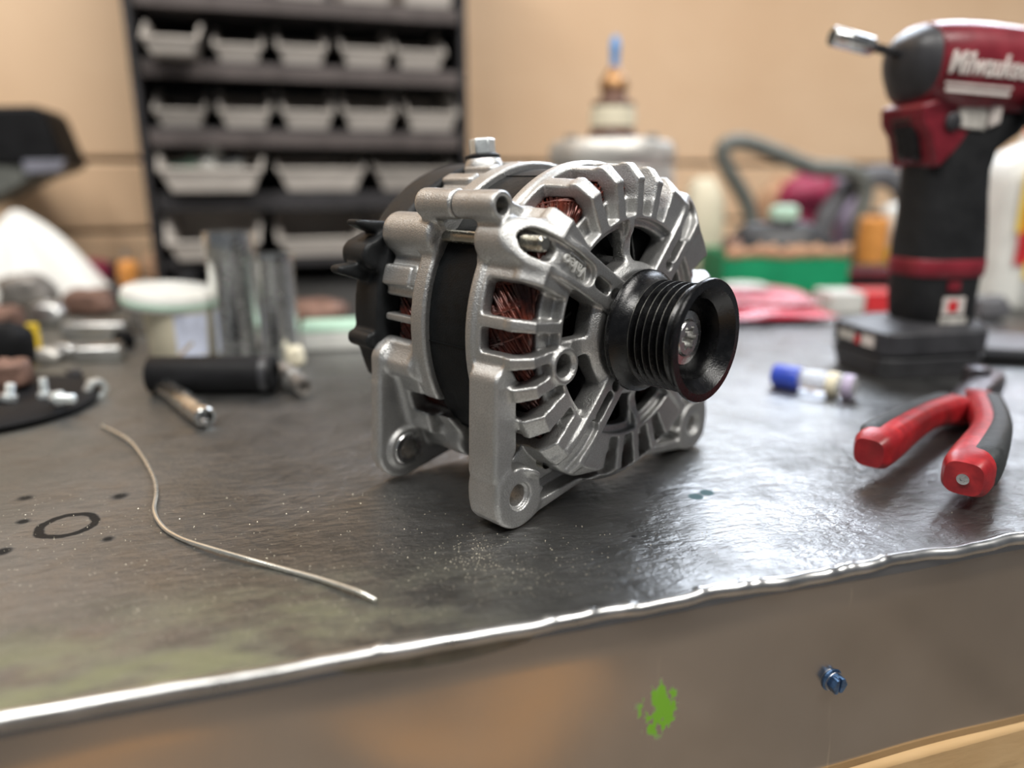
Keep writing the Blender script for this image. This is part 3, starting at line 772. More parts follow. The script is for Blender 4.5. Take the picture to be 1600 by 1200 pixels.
# ---------------- terminal bolt standing on the rear bracket
tb = AM @ axis_m((-9, 66, -76), (0.0, 1.0, -0.10))
bs = B(tb); bs.lathe([(9.5, -2), (9.5, 6.5), (8.2, 9.0), (0, 9.0)], 32); bs = bs.build('terminal_boss', m_cast, alt)
m_pale = mat('pale_zinc', (0.74, 0.78, 0.78), 0.38, 0.75, 0.1, 200, 0.1)
bs2 = B(tb); bs2.lathe([(8.6, 9.0), (8.6, 10.4), (6.8, 11.4)], 32); bs2.build('flange', m_blackp, bs)
bs2 = B(tb); bs2.prism(hexa(6.6, 6, 0.3), 10.6, 18.5); bs2.build('hex_head', m_pale, bs, bevel=0.0008)

# ================================================================== impact driver
m_red = mat('driver_red', (0.185, 0.014, 0.024), 0.34, 0, 0.25, 40, 0.15)
m_redb = mat('bright_red_plastic', (0.55, 0.025, 0.03), 0.40, 0, 0.25, 60, 0.15)
m_blk = mat('black_rubber', (0.013, 0.0135, 0.0145), 0.55, 0, 0.25, 60, 0.3, Specular_IOR_Level=0.3)
m_gry = mat('dark_grey_plastic', (0.034, 0.034, 0.038), 0.45, 0, 0.2, 60, 0.2)
m_chr = mat('satin_chrome', (0.70, 0.71, 0.70), 0.22, 1.0, 0.08, 200, 0.05)
m_shank = mat('black_steel', (0.03, 0.03, 0.032), 0.3, 0.6, 0.2, 200, 0.1)
m_print = mat('pale_print', (0.66, 0.60, 0.56), 0.5, 0, 0.1, 200, 0.02)
m_sticker = mat('grey_sticker', (0.48, 0.46, 0.42), 0.5, 0, 0.35, 120, 0.02)
DRZ = R_(190.4)
DRB = Vector((0.3167, 0.571, 0))
dr = thing('impact_driver', 'red and black cordless impact driver standing on its battery', 'power tool', DRB, DRZ)
_dx = Vector((math.cos(DRZ), math.sin(DRZ), 0))
def DL(u, v):                                               # pixel -> side view of the driver (x forward, z up)
    p = V3(u, v, DRB); return (p - DRB).dot(_dx), p.z
def hsec(v, u0, u1, ry, e=3.0):                             # level section of the handle between two pixels
    xa, z = DL(u0, v); xb, z2 = DL(u1, v)
    return (((xa + xb) / 2, 0, (z + z2) / 2), (1, 0, 0), (0, 1, 0), abs(xa - xb) / 2, ry, e)
def vsec(u, v0, v1, ry, e=2.6, tw=0):                       # upright section of the head
    xa, z0 = DL(u, v0); xb, z1 = DL(u, v1)
    return (((xa + xb) / 2, 0, (z0 + z1) / 2), (0, 1, 0), (0, 0, 1), ry, abs(z0 - z1) / 2, e)
# slide-on battery foot
bt = B()
for z0, z1, gx in ((0.000, 0.0165, 0.0), (0.0165, 0.019, 0.0022), (0.019, 0.036, 0.0)):
    bt.loft([((0.006, 0, z), (1, 0, 0), (0, 1, 0), 0.046 - gx - (0.004 if z in (0.0,) else 0), 0.036 - gx - (0.004 if z == 0 else 0), 7) for z in (z0, z1)], 40)
bat = bt.build('battery', m_gry, dr, bevel=0.0015)
tp = B().loft([((0.004, 0, 0.036), (1, 0, 0), (0, 1, 0), 0.045, 0.035, 7), ((-0.004, 0, 0.0405), (1, 0, 0), (0, 1, 0), 0.033, 0.029, 6)], 40)
tp.build('battery_top', m_gry, bat)
pl = B().box((0.0522, 0.016, 0.0275), (0.0008, 0.014, 0.008)); pl.build('print_patch', m_print, bat)
pl = B().box((0.0522, -0.010, 0.0275), (0.0008, 0.018, 0.007)); pl.build('print_patch', m_sticker, bat)
pl = B().box((0.0522, 0.004, 0.0265), (0.0008, 0.006, 0.006)); pl.build('print_patch', m_redb, bat)
# battery stem, stripe and handle
stem = B().loft([hsec(508, 1408, 1508, 0.024), hsec(490, 1400, 1512, 0.026), hsec(455, 1400, 1516, 0.026), hsec(425, 1402, 1522, 0.026)], 36).build('battery_stem', m_blk, dr)
B().loft([hsec(428, 1400, 1524, 0.0268), hsec(426, 1399, 1526, 0.0275), hsec(404, 1401, 1531, 0.0275), hsec(401, 1403, 1530, 0.0268)], 36).build('stripe', m_red, dr)
B().loft([hsec(402, 1403, 1530, 0.0265), hsec(380, 1405, 1532, 0.026), hsec(340, 1412, 1533, 0.025), hsec(300, 1416, 1533, 0.0245), hsec(265, 1418, 1536, 0.024),
          hsec(235, 1416, 1548, 0.024), hsec(210, 1418, 1590, 0.024), hsec(180, 1420, 1620, 0.022), hsec(160, 1424, 1625, 0.020)], 36).build('handle', m_blk, dr)
sx_, sz_ = DL(1452, 470)
B().box((sx_, 0.0265, sz_), (0.018, 0.0012, 0.013)).build('print_patch', m_print, stem)
B().box((sx_ + 0.001, 0.0270, sz_), (0.008, 0.0012, 0.008)).build('print_patch', m_redb, stem)
sx_, sz_ = DL(1452, 440); B().box((sx_, 0.0268, sz_), (0.010, 0.0012, 0.007)).build('print_patch', m_red, stem)
sx_, sz_ = DL(1452, 492); B().box((sx_, 0.0262, sz_), (0.022, 0.0012, 0.005)).build('print_patch', m_sticker, stem)
# head
B().loft([vsec(1389, 78, 102, 0.009, 2), vsec(1391, 68, 116, 0.016, 2.2), vsec(1398, 58, 130, 0.022, 2.3), vsec(1406, 50, 146, 0.026, 2.4), vsec(1416, 44, 160, 0.0295, 2.5), vsec(1422, 43, 164, 0.0300, 2.5)], 40).build('nose_cap', m_gry, dr)
hb = B().loft([vsec(1416, 45, 160, 0.0292, 2.5), vsec(1419, 41, 166, 0.0310, 2.5), vsec(1438, 38, 178, 0.0322, 2.5), vsec(1470, 36, 190, 0.033, 2.6), vsec(1520, 37, 190, 0.033, 2.6), vsec(1580, 42, 188, 0.033, 2.6), vsec(1640, 50, 186, 0.032, 2.6)], 48).build('head_housing', m_red, dr)
B().loft([vsec(1636, 52, 184, 0.0325, 2.5), vsec(1690, 60, 180, 0.032, 2.4), vsec(1720, 74, 170, 0.026, 2.2), vsec(1730, 95, 150, 0.014, 2)], 40).build('motor_cap', m_gry, dr)
# forward grip frame and trigger
gx0, gz0 = DL(1397, 172); gx1, gz1 = DL(1470, 168)
def side_plate(name, pix, hy, m, parent, bevel=0.003):
    pts = [DL(*q) for q in pix]
    b = B(Matrix(((1, 0, 0, 0), (0, 0, 1, 0), (0, 1, 0, 0), (0, 0, 0, 1))))
    return b.prism(pts, -hy, hy).build(name, m, parent, bevel=bevel)
side_plate('switch_frame', [(1397, 168), (1430, 158), (1490, 165), (1486, 200), (1462, 232), (1428, 262), (1418, 262), (1410, 215), (1398, 196)], 0.0235, m_red, dr)
side_plate('trigger', [(1396, 186), (1416, 184), (1422, 215), (1416, 256), (1408, 250), (1404, 220)], 0.012, m_shank, dr)
bxp, bzp = DL(1446, 194)
B(axis_m((bxp, 0.0225, bzp), (0, 1, 0))).lathe([(0, 0), (0.006, 0), (0.006, 0.003), (0.0045, 0.004), (0, 0.004)], 24).build('direction_button', m_gry, dr)
# bit and socket
(xs, zs), (xe, ze) = DL(1392, 88), DL(1341, 76)
bit = B().tube([(xs, 0, zs), (xe, 0, ze)], 0.0032, 6).build('bit_shank', m_shank, dr)
(xa, za_), (xb, zb_) = DL(1346, 78), DL(1277, 64)
dd = Vector((xb - xa, 0, zb_ - za_)); ln = dd.length
B(axis_m((xa, 0, za_), dd)).lathe([(0, 0), (0.0050, 0), (0.0062, 0.002), (0.0064, ln - 0.001), (0.0058, ln), (0.0042, ln), (0.0042, ln - 0.010), (0, ln - 0.010)], 28).build('socket', m_chr, bit)
# belt clip and lettering
cxp, czp = DL(1612, 168)
B(axis_m((cxp, 0.026, czp), (0, 1, 0))).lathe([(0, 0), (0.022, 0), (0.0235, 0.004), (0.0235, 0.012), (0.020, 0.015), (0, 0.015)], 40, None).build('side_knob', m_blk, dr)
tx, tz = DL(1488, 114)
TM = Matrix.Translation((tx, 0.0332, tz)) @ Matrix(((-1, 0, 0, 0), (0, 0, 1, 0), (0, 1, 0, 0), (0, 0, 0, 1))) @ Matrix.Rotation(R_(-3), 4, 'Z')
text_mesh('lettering', 'Milwaukee', 0.0205, 0.0010, m_print, hb, TM @ Matrix.Diagonal((0.70, 1.0, 1.0, 1.0)), 0.25, 0.0003)
lb = B(TM)
lb.box((-0.004, -0.0125, -0.0006), (0.052, 0.0016, 0.0010)); lb.box((-0.004, -0.0165, -0.0008), (0.050, 0.0026, 0.0010))
lb.build('lettering_bars', m_print, hb)
side_plate('rating_label', [(1456, 172), (1506, 170), (1500, 208), (1450, 202)], 0.0255, m_sticker, dr, 0.001)
side_plate('rating_label', [(1510, 164), (1532, 162), (1526, 196), (1505, 204)], 0.0258, m_print, dr, 0.001)

# ================================================================== pliers
t = NT('pliers_red')
n1 = t.noise(160, 5); n2 = t.noise(40, 4)
c = t.mix(t.step(n1, 0.35, 0.7), (0.27, 0.011, 0.016), (0.44, 0.022, 0.026)); c = t.mix(t.step(n2, 0.52, 0.70, 0, 0.75), c, (0.10, 0.012, 0.012))
m_pred = t.out(c, 0.38, 0, t.bump(n1, 0.35, 0.0006))
m_pgrip = mat('pliers_grey_grip', (0.032, 0.035, 0.036), 0.55, 0, 0.3, 120, 0.3)
m_jaw = mat('dark_jaw_steel', (0.13, 0.12, 0.13), 0.38, 0.9, 0.25, 120, 0.2)
PB = G(1512, 632)
pr = thing('pliers', 'open pliers with red and grey grips lying near the bench edge', 'pliers', PB, 0)
def PW(u, v, z): return G(u, v, z) - PB
def grip(name, pts, rad, flip):
    pth = smooth_path([PW(*q) for q in pts], 6); n = len(pth)
    def secs(i0, i1, off, kr, kv, lift):
        out = []
        for i in range(i0, i1):
            d = (pth[min(i + 1, n - 1)] - pth[max(i - 1, 0)]).normalized()
            side = d.cross(Vector((0, 0, 1))).normalized() * flip
            upv = side.cross(d).normalized(); upv = upv if upv.z > 0 else -upv
            a = i / (n - 1); r = rad[0] + (rad[1] - rad[0]) * a; r *= 1 + 0.10 * math.sin(a * 9)
            e = 1.0
            if i == i0 or i == i1 - 1: e = 0.80
            out.append((pth[i] + side * off + upv * lift, side, upv, r * kr * e, r * kv * e, 3.2))
        return out
    red = B().loft(secs(0, n, 0, 1.0, 1.0, 0), 28).build(name, m_pred, pr)
    B().loft(secs(int(n * 0.10), int(n * 0.86), rad[0] * 0.42, 0.70, 0.93, rad[0] * 0.12), 28).build('grip_pad', m_pgrip, red)
    return red, pth
lh, lp = grip('handle', [(1357, 708, 0.017), (1392, 682, 0.019), (1440, 652, 0.018), (1478, 640, 0.014), (1500, 640, 0.010)], (0.0088, 0.0080), -1)
rh, rp = grip('handle', [(1505, 748, 0.016), (1530, 712, 0.018), (1546, 672, 0.017), (1536, 640, 0.013), (1522, 628, 0.010)], (0.0098, 0.0082), 1)
e0 = rp[0]; dn = (rp[0] - rp[2]).normalized()
B(axis_m(e0 + dn * 0.0001, dn)).lathe([(0, 0), (0.0024, 0), (0.0026, 0.0008), (0.0013, 0.0009), (0.0012, 0.0002), (0, 0.0002)], 20).build('end_stud', m_steel, rh)
for a, b in (((1500, 640), (1542, 598)), ((1522, 630), (1552, 600))):
    pth = [PW(a[0], a[1], 0.010), PW((a[0] + b[0]) / 2 - 4, (a[1] + b[1]) / 2, 0.010), PW(b[0], b[1], 0.009), PW(b[0] + 6, b[1] - 14, 0.007)]
    B().loft([(p, (1, 0, 0), (0, 0, 1), r, q, 3.5) for p, r, q in zip(pth, (0.0085, 0.0125, 0.0085, 0.004), (0.0075, 0.0085, 0.007, 0.004))], 24).build('jaw', m_jaw, pr)
B(axis_m(PW(1520, 618, 0.0), (0, 0, 1))).lathe([(0, 0.008), (0.0085, 0.008), (0.0085, 0.0195), (0.0070, 0.0205), (0, 0.0205)], 28).build('pivot', m_jaw, pr)

# ================================================================== wire on the bench
m_wire = mat('pale_wire', (0.80, 0.79, 0.72), 0.28, 0.9, 0.02, 40, 0.0)
wp = [(588, 942), (560, 933), (500, 910), (440, 892), (380, 878), (330, 864), (285, 846), (256, 828), (242, 805), (245, 775), (240, 748), (222, 716), (200, 692), (160, 668)]
wq = smooth_path([G(u, v) + Vector((0, 0, 0.00105 + 0.0012 * (0.5 + 0.5 * math.sin(i * 1.7)) * (0 < i < 13))) for i, (u, v) in enumerate(wp)], 8)
o0 = wq[0].copy()
wr = B().tube([p - o0 for p in wq], [0.00095] * len(wq), 10).build('wire', m_wire, None, sharp=80); wr.location = o0
tag(wr, 'thin pale wire lying in a wavy curve on the bench top', 'wire')
# metal dust and filings
m_dust = mat('bright_filings', (0.72, 0.66, 0.52), 0.35, 0.5, 0.3, 800, 0.0)
rg = random.Random(11); db = B()
def speck(u, v, s):
    p = G(u, v, 0.0)
    vs = [(p.x + s * rg.uniform(.6, 1.2) * math.cos(a), p.y + s * rg.uniform(.6, 1.2) * math.sin(a), 0.00004) for a in (0, 2.1, 4.2)] + [(p.x, p.y, s * 0.9)]
    db.add(vs, [(0, 1, 3), (1, 2, 3), (2, 0, 3), (0, 2, 1)])
for i in range(1500):
    k = rg.random()
    if k < 0.30: u, v = rg.gauss(800, 110), rg.gauss(885, 28)
    elif k < 0.42: u, v = rg.gauss(745, 22), rg.gauss(865, 14)
    elif k < 0.9: u, v = rg.uniform(0, 700), rg.uniform(770, 1000)
    else: u, v = rg.uniform(700, 1500), rg.uniform(790, 900)
    if v > 1085 - u * 0.168 or v < 700: continue
    speck(u, v, rg.choice((0.00014, 0.00016, 0.00019, 0.00024, 0.00034)))
du = db.build('metal_filings', m_dust); tag(du, 'fine bright metal filings strewn over the bench top', 'filings', None, 'stuff')

# ================================================================== clutter of the bench
m_bar = mat('grey_machined', (0.50, 0.50, 0.49), 0.35, 0.9, 0.15, 60, 0.2)
m_cast2 = mat('dull_casting', (0.28, 0.26, 0.24), 0.5, 0.7, 0.3, 60, 0.4)
m_rub = mat('matt_black_rubber', (0.009, 0.009, 0.010), 0.62, 0, 0.2, 60, 0.3, Specular_IOR_Level=0.18)
m_cream = mat('cream_card', (0.72, 0.66, 0.50), 0.6, 0, 0.08, 40, 0.1)
m_wht = mat('white_plastic', (0.66, 0.66, 0.62), 0.4, 0, 0.06, 40, 0.05)
m_cloth = mat('white_cloth', (0.90, 0.89, 0.85), 0.85, 0, 0.06, 300, 0.4)
m_green = mat('green_card', (0.0, 0.27, 0.11), 0.5, 0, 0.12, 30, 0.1)
m_mint = mat('pale_green_plastic', (0.45, 0.66, 0.52), 0.4, 0, 0.1, 30, 0.05)
m_tan = mat('torn_card', (0.55, 0.33, 0.20), 0.8, 0, 0.2, 80, 0.3)
m_yel = mat('yellow_plastic', (0.80, 0.55, 0.03), 0.4, 0, 0.15, 60, 0.1)
m_ora = mat('orange_plastic', (0.72, 0.30, 0.07), 0.45, 0, 0.15, 60, 0.1)
m_mag = mat('magenta_red', (0.38, 0.03, 0.09), 0.5, 0, 0.25, 60, 0.2)
m_lil = mat('lilac_plastic', (0.42, 0.36, 0.50), 0.45, 0, 0.15, 60, 0.1)
m_gtool = mat('grey_green_tool', (0.15, 0.155, 0.14), 0.5, 0.3, 0.2, 60, 0.3)
m_ggrey = mat('mid_grey_hose', (0.12, 0.12, 0.13), 0.5, 0, 0.2, 60, 0.2)
m_brass = mat('tarnished_brass', (0.34, 0.19, 0.09), 0.4, 0.8, 0.35, 60, 0.3)
m_rust = mat('rusty_steel', (0.22, 0.13, 0.10), 0.6, 0.5, 0.3, 90, 0.4)
m_alu = mat('weathered_alloy', (0.60, 0.58, 0.54), 0.45, 0.6, 0.25, 30, 0.3)
m_bluep = mat('blue_plastic', (0.03, 0.07, 0.48), 0.35, 0, 0.15, 60, 0.05)
m_blutip = mat('light_blue_plastic', (0.10, 0.34, 0.72), 0.35, 0, 0.15, 60, 0.05)
m_pink = mat('pink_film', (0.52, 0.16, 0.20), 0.3, 0, 0.2, 30, 0.3)
m_rfilm = mat('red_film', (0.55, 0.03, 0.06), 0.28, 0, 0.25, 30, 0.3)
t = NT('clear_plastic')
m_clear = t.out((0.86, 0.88, 0.93), 0.08, 0, None, Transmission_Weight=0.75, IOR=1.3)

def at(u, v): return G(u, v)
def put(o, label, cat, group=None, loc=None):
    if loc is not None: o.location = loc
    return tag(o, label, cat, group)
def lump(seed, rx, ry, rz, m, name, amp=0.22, n=20, flat=True):
    """a worn casting: a rounded block with knobs, sitting on z=0"""
    rg = random.Random(seed); ph = [rg.uniform(0, 6.28) for _ in range(6)]
    vs, fs = [], []
    R1, C1 = 12, n
    for j in range(R1 + 1):
        th = math.pi * j / R1
        for i in range(C1):
            a = 2 * math.pi * i / C1
            k = 1 + amp * (math.sin(2 * a + ph[0]) * math.sin(th) * 0.6 + math.sin(3 * a + 2 * th + ph[1]) * 0.4 + math.sin(5 * th + ph[2] + a) * 0.3)
            st, ct = math.sin(th), math.cos(th)
            x = math.copysign(abs(math.cos(a)) ** 0.7, math.cos(a)); y = math.copysign(abs(math.sin(a)) ** 0.7, math.sin(a))
            st = st ** 0.7
            vs.append((x * st * rx * k, y * st * ry * k, max(-rz, (math.copysign(abs(ct) ** 0.7, ct)) * rz * (k if ct > 0 else 1))  + rz))
    for j in range(R1):
        for i in range(C1): q = (i + 1) % C1; fs.append((j * C1 + i, j * C1 + q, (j + 1) * C1 + q, (j + 1) * C1 + i))
    return make(name, vs, fs, m, None, sharp=50)
def hex_bolt(label, p, d, r, ln, m, group='loose screws and nuts on the left of the bench', nut=False):
    o = thing('hex_nut' if nut else 'hex_bolt', label, 'nut' if nut else 'bolt', p, 0, group)
    M = axis_m((0, 0, 0), d)
    if nut:
        b = B(M)
        out = hexa(r); k = 6; inn = [(r * .52 * math.cos(i * math.pi / 3), r * .52 * math.sin(i * math.pi / 3)) for i in range(6)]
        vs = [(x, y, z) for z in (0, ln) for ring_ in (out, inn) for x, y in ring_]
        fs = []
        for i in range(6):
            j = (i + 1) % 6
            fs += [(i, j, 12 + j, 12 + i), (6 + i, 18 + i, 18 + j, 6 + j), (i, 6 + i, 6 + j, j), (12 + i, 12 + j, 18 + j, 18 + i)]
        b.add(vs, fs); b.build('body', m, o, bevel=r * 0.06)
    else:
        B(M).prism(hexa(r), 0, r * 0.8).build('head', m, o, bevel=r * 0.08)
        prf = [(r * .55, r * .75)]; z = r * .8
        while z < ln: prf += [(r * .58, z), (r * .46, z + r * .10)]; z += r * .2
        B(M).lathe(prf + [(0, z)], 16).build('shank', m, o, sharp=60)
    return o

# ---- left of the bench
p = Vector((-0.345, 0.462, 0))
o = thing('grinding_disc', 'black abrasive disc lying flat at the left edge of the picture', 'grinding disc', p)
B().lathe([(0.011, 0.001), (0.060, 0.000), (0.066, 0.0015), (0.067, 0.0045), (0.064, 0.0065), (0.030, 0.008), (0.026, 0.0055), (0.011, 0.0055), (0.011, 0.001)], 72).build('body', m_rub, o)
B().lathe([(0.0085, 0.001), (0.016, 0.001), (0.016, 0.0095), (0.0085, 0.0095), (0.0085, 0.001)], 32).build('hub_ring', m_steel, o)
TOPD = 0.0068
hex_bolt('pale zinc bolt lying on the black abrasive disc, nearest its rim', G(88, 622, 0.012), (0.9, -0.5, 0.12), 0.0052, 0.018, m_pale)
hex_bolt('upright zinc bolt on the black abrasive disc', G(70, 622, TOPD), (0, 0.1, 1), 0.0046, 0.013, m_pale)
hex_bolt('zinc bolt at the far left on the black abrasive disc', G(14, 626, TOPD), (0.2, 0.1, 1), 0.0050, 0.012, m_pale)
hex_bolt('pale zinc nut standing on edge on the bare bench', G(146, 606, 0.0065), (0.8, -0.6, 0.0), 0.0075, 0.007, m_pale, nut=True)
o = lump(21, 0.011, 0.010, 0.010, m_rust, 'rusty_fitting'); put(o, 'small rusty fitting on the black abrasive disc', 'fitting', None, G(22, 606, TOPD))

# steel deep socket
a, b = G(322, 652, 0.0068), G(256, 604, 0.0068)
o = thing('deep_socket', 'bright deep socket lying with its open end toward the viewer', 'socket', (a.x, a.y, 0.0))
M = axis_m((0, 0, 0.0068), b - a); ln = (b - a).length
B(M).lathe([(0.0035, 0.012), (0.0044, 0.0), (0.0056, -0.0002), (0.0064, 0.0010), (0.0066, 0.010), (0.0062, 0.0115), (0.0066, 0.013), (0.0066, ln * .6), (0.0060, ln * .62), (0.0060, ln), (0, ln)], 36).build('sleeve', m_chr, o)
B(M).lathe([(0, 0.004), (0.0022, 0.004), (0.0022, -0.003), (0.0016, -0.0042), (0, -0.0042)], 20, Matrix.Translation((0.0022, -0.0016, 0))).build('pin', m_steel, o)

# black tube
a, b = G(236, 586, 0.013), G(430, 584, 0.013)
o = thing('rubber_tube', 'short thick black rubber tube lying behind the deep socket', 'tube', (a.x, a.y, 0))
M = axis_m((0, 0, 0.0130), b - a); ln = (b - a).length
B(M).lathe([(0.008, 0.004), (0.0085, 0), (0.0125, 0), (0.0130, 0.001), (0.0130, ln - 0.001), (0.0125, ln), (0.0085, ln), (0.0082, ln - 0.006), (0, ln - 0.006)], 40).build('sleeve', m_rub, o)
B(M).lathe([(0.0129, ln * .90), (0.0134, ln * .90), (0.0134, ln * .96), (0.0129, ln * .96)], 40).build('end_band', m_gry, o)
o = thing('feeler_blade', 'thin bright strip leaning on the left end of the black rubber tube', 'metal strip', G(232, 606, 0.0)); 
B().loft([((0, 0, 0.0006), (0.6, -0.8, 0), (0, 0, 1), 0.003, 0.0005, 4), ((0.030, 0.012, 0.0305), (0.6, -0.8, 0), (0, 0, 1), 0.004, 0.0005, 4)], 12).build('blade', m_chr, o)
B(axis_m((0.004, 0.0016, 0.0052), (0.6, -0.8, 0.0))).lathe([(0, -.001), (0.002, -.001), (0.002, 0.001), (0, 0.001)], 14).build('rivet', m_steel, o)

# polished upright tubes
def sleeve(u0, u1, vt, vb, label, band):
    p = at((u0 + u1) / 2, vb); s = mpp(p); r = (u1 - u0) / 2 * s; h = V3((u0 + u1) / 2, vt, p).z
    o = thing('steel_sleeve', label, 'sleeve', p, 0, 'polished steel sleeves')
    B().lathe([(r * .80, h - 0.02), (r * .82, h), (r * 1.0, h), (r * 1.02, h - 0.002), (r * 1.02, h - band), (r * .97, h - band - 0.003), (r * .97, 0.010), (r, 0.006), (r, 0), (0, 0)], 48).build('wall', m_chr, o)
    B().lathe([(r * .97, h * .10), (r * 1.0, h * .10), (r * 1.0, h * .14), (r * .97, h * .14)], 48).build('ring', m_steel, o)
sleeve(340, 412, 362, 556, 'taller of two upright polished steel sleeves beside the cream tub', 0.022)
sleeve(412, 470, 396, 562, 'shorter of two upright polished steel sleeves, nearer the alternator', 0.006)

# cream tub with plate on it
p = at(288, 556); s = mpp(p)
o = thing('cream_tub', 'small cream tub with a bluish label under a pale green lid', 'tub', p)
hT = V3(288, 478, p).z
B().lathe([(0, 0), (0.024, 0), (0.0255, 0.002), (0.0285, hT), (0.027, hT), (0.024, 0.004), (0, 0.004)], 48).build('body', m_cream, o)
lab = B(); n = 12
vs = [(0.0262 * math.cos(a), 0.0262 * math.sin(a), z) if z < .02 else (0.0284 * math.cos(a), 0.0284 * math.sin(a), z) for z in (0.004, hT - 0.004) for a in [R_(-75 + 55 * i / n) for i in range(n + 1)]]
lab.add(vs, [(i, i + 1, n + 2 + i, n + 1 + i) for i in range(n)]); lab.build('label', mat('pale_blue_label', (0.62, 0.66, 0.80), 0.5), o)
B(axis_m((-0.008, 0.004, hT + 0.0005), (0.10, -0.04, 1))).lathe([(0, 0), (0.036, 0), (0.038, 0.002), (0.038, 0.011), (0.036, 0.0135), (0.026, 0.0145), (0, 0.0145)], 56).build('lid', m_wht, o)
B(axis_m((-0.008, 0.004, hT + 0.0005), (0.10, -0.04, 1))).lathe([(0.0380, 0.0035), (0.0385, 0.0038), (0.0385, 0.0070), (0.0380, 0.0074)], 56).build('lid_band', m_mint, o)

# fitting in front of the sleeves
p = at(470, 616)
o = thing('pipe_fitting', 'small grey pipe fitting lying in front of the steel sleeves', 'fitting', p, R_(35))
B(axis_m((0, 0, 0.007), (0, 1, 0.05))).lathe([(0.003, -0.004), (0.0042, -0.008), (0.0062, -0.008), (0.0062, 0.012), (0.0075, 0.013), (0.0070, 0.040), (0, 0.040)], 28).build('pipe', m_cast2, o)
B(axis_m((0, 0.010, 0.0075), (0, 1, 0.05))).prism(hexa(0.0085), 0, 0.008).build('hex_collar', m_bar, o, bevel=0.0006)
hex_bolt('pale nut between the black tube and the grey fitting', at(442, 592) + Vector((0, 0, 0.0)), (0, 0, 1), 0.0065, 0.008, m_pale, nut=True)
o = lump(5, 0.008, 0.008, 0.008, m_cream, 'plastic_plug'); put(o, 'small cream plastic plug behind the grey fitting', 'plug', None, at(462, 572))

# flat packet behind the alternator
p = at(528, 540); o = thing('flat_packet', 'pale green and white flat packet behind the alternator', 'packet', p, R_(12))
B().box((0, 0, 0.008), (0.060, 0.040, 0.016)).build('box', m_wht, o, bevel=0.002)
B().box((0.002, 0.002, 0.0185), (0.064, 0.044, 0.005)).build('lid', m_mint, o, bevel=0.0015)
o = lump(9, 0.030, 0.025, 0.013, m_rust, 'brown_casting', 0.15); put(o, 'brown cast block behind the pale packet', 'casting', None, at(500, 506))

# white rag
def rag(u, vb, vt, half, label, m, seed, name='rag'):
    p = at(u, vb); h = V3(u, vt, p).z; rg = random.Random(seed); ph = [rg.uniform(0, 6.28) for _ in range(8)]
    vs, fs = [], []; NR, NA = 26, 72
    for j in range(NR + 1):
        q = 0.05 + 0.95 * j / NR
        for i in range(NA):
            a = 2 * math.pi * i / NA
            fold = math.sin(5 * a + ph[0] + q * 2) * .5 + math.sin(9 * a + ph[1] - q * 3) * .3 + math.sin(3 * a + ph[2]) * .5
            r = half * q * (1 + 0.16 * fold * q)
            z = h * (1.05 - q) ** 1.15 * (1 + 0.16 * math.sin(4 * a + ph[3]) * q) + h * 0.085 * (fold + 1.2) * math.sin(q * math.pi) + 0.003
            if j == NR: z = 0.002 + 0.006 * max(0, fold)
            vs.append((r * math.cos(a) + 0.15 * half * (1 - q) * math.sin(ph[4]), r * math.sin(a) * .7, z))
    for j in range(NR):
        for i in range(NA): k = (i + 1) % NA; fs.append((j * NA + i, j * NA + k, (j + 1) * NA + k, (j + 1) * NA + i))
    fs.append(tuple(range(NA))[::-1])
    o = make(name, vs, fs, m, None, sharp=80); md = o.modifiers.new('t', 'SOLIDIFY'); md.thickness = 0.0015; md.offset = 1
    put(o, label, 'rag', None, p); return o
rag(62, 468, 338, 0.092, 'white crumpled rag heaped to a peak at the far left', m_cloth, 3)

def casting(seed, u, v, w_, d_, hpx, m, label, name='casting', cat='casting', amp=0.2):
    p = at(u, v); s = mpp(p); o = lump(seed, w_ * s / 2, d_ * s / 2, hpx * s / 2, m, name, amp); return put(o, label, cat, None, p)
casting(31, 150, 440, 50, 34, 34, m_mag, 'dark red lump of cloth right of the white rag', 'red_cloth', 'cloth')
casting(32, 184, 438, 44, 30, 28, m_gry, 'small dark plastic lump beside the dark red cloth', 'plastic_part', 'part')
casting(33, 120, 448, 40, 30, 26, m_alu, 'small pale alloy part in front of the dark red cloth', 'alloy_part', 'part')
casting(34, 45, 484, 90, 60, 54, m_cast2, 'large dull grey casting below the white rag', 'casting')
casting(35, 140, 492, 84, 50, 40, m_rust, 'brownish cast housing beneath the red cloth', 'casting')
casting(36, 78, 510, 50, 40, 38, m_bar, 'grey machined lump left of the stacked bright bars', 'casting')
casting(37, 245, 440, 42, 30, 40, m_tan, 'tan crumpled paper behind the tub lid', 'crumpled_paper', 'paper', 0.3)
casting(38, 292, 446, 50, 36, 44, m_gry, 'dark rounded part behind the tub lid', 'plastic_part', 'part')
casting(39, 22, 580, 64, 50, 78, m_rub, 'black moulded part at the left edge with a yellow tab beside it', 'moulded_part', 'part', 0.12)
casting(40, 75, 566, 40, 26, 22, m_alu, 'small pale alloy piece right of the black moulded part', 'alloy_part', 'part')
casting(41, 104, 560, 34, 26, 24, m_bar, 'small grey nub between the bright bars and the black disc', 'fitting', 'part')
casting(42, 224, 522, 34, 30, 60, m_cast2, 'dark grey post-like casting left of the cream tub', 'casting')
casting(43, 226, 470, 36, 30, 30, m_alu, 'pale alloy nub just left of the tub lid', 'alloy_part', 'part')
casting(44, 178, 478, 44, 30, 30, m_gry, 'dark rubbery lump behind the bright bars', 'plastic_part', 'part')
casting(45, 104, 470, 40, 30, 34, m_tan, 'tan scrap of card beside the brownish cast housing', 'card_scrap', 'card')
casting(46, 12, 520, 50, 40, 40, m_rust, 'brown rusted block at the left edge above the black moulded part', 'casting')
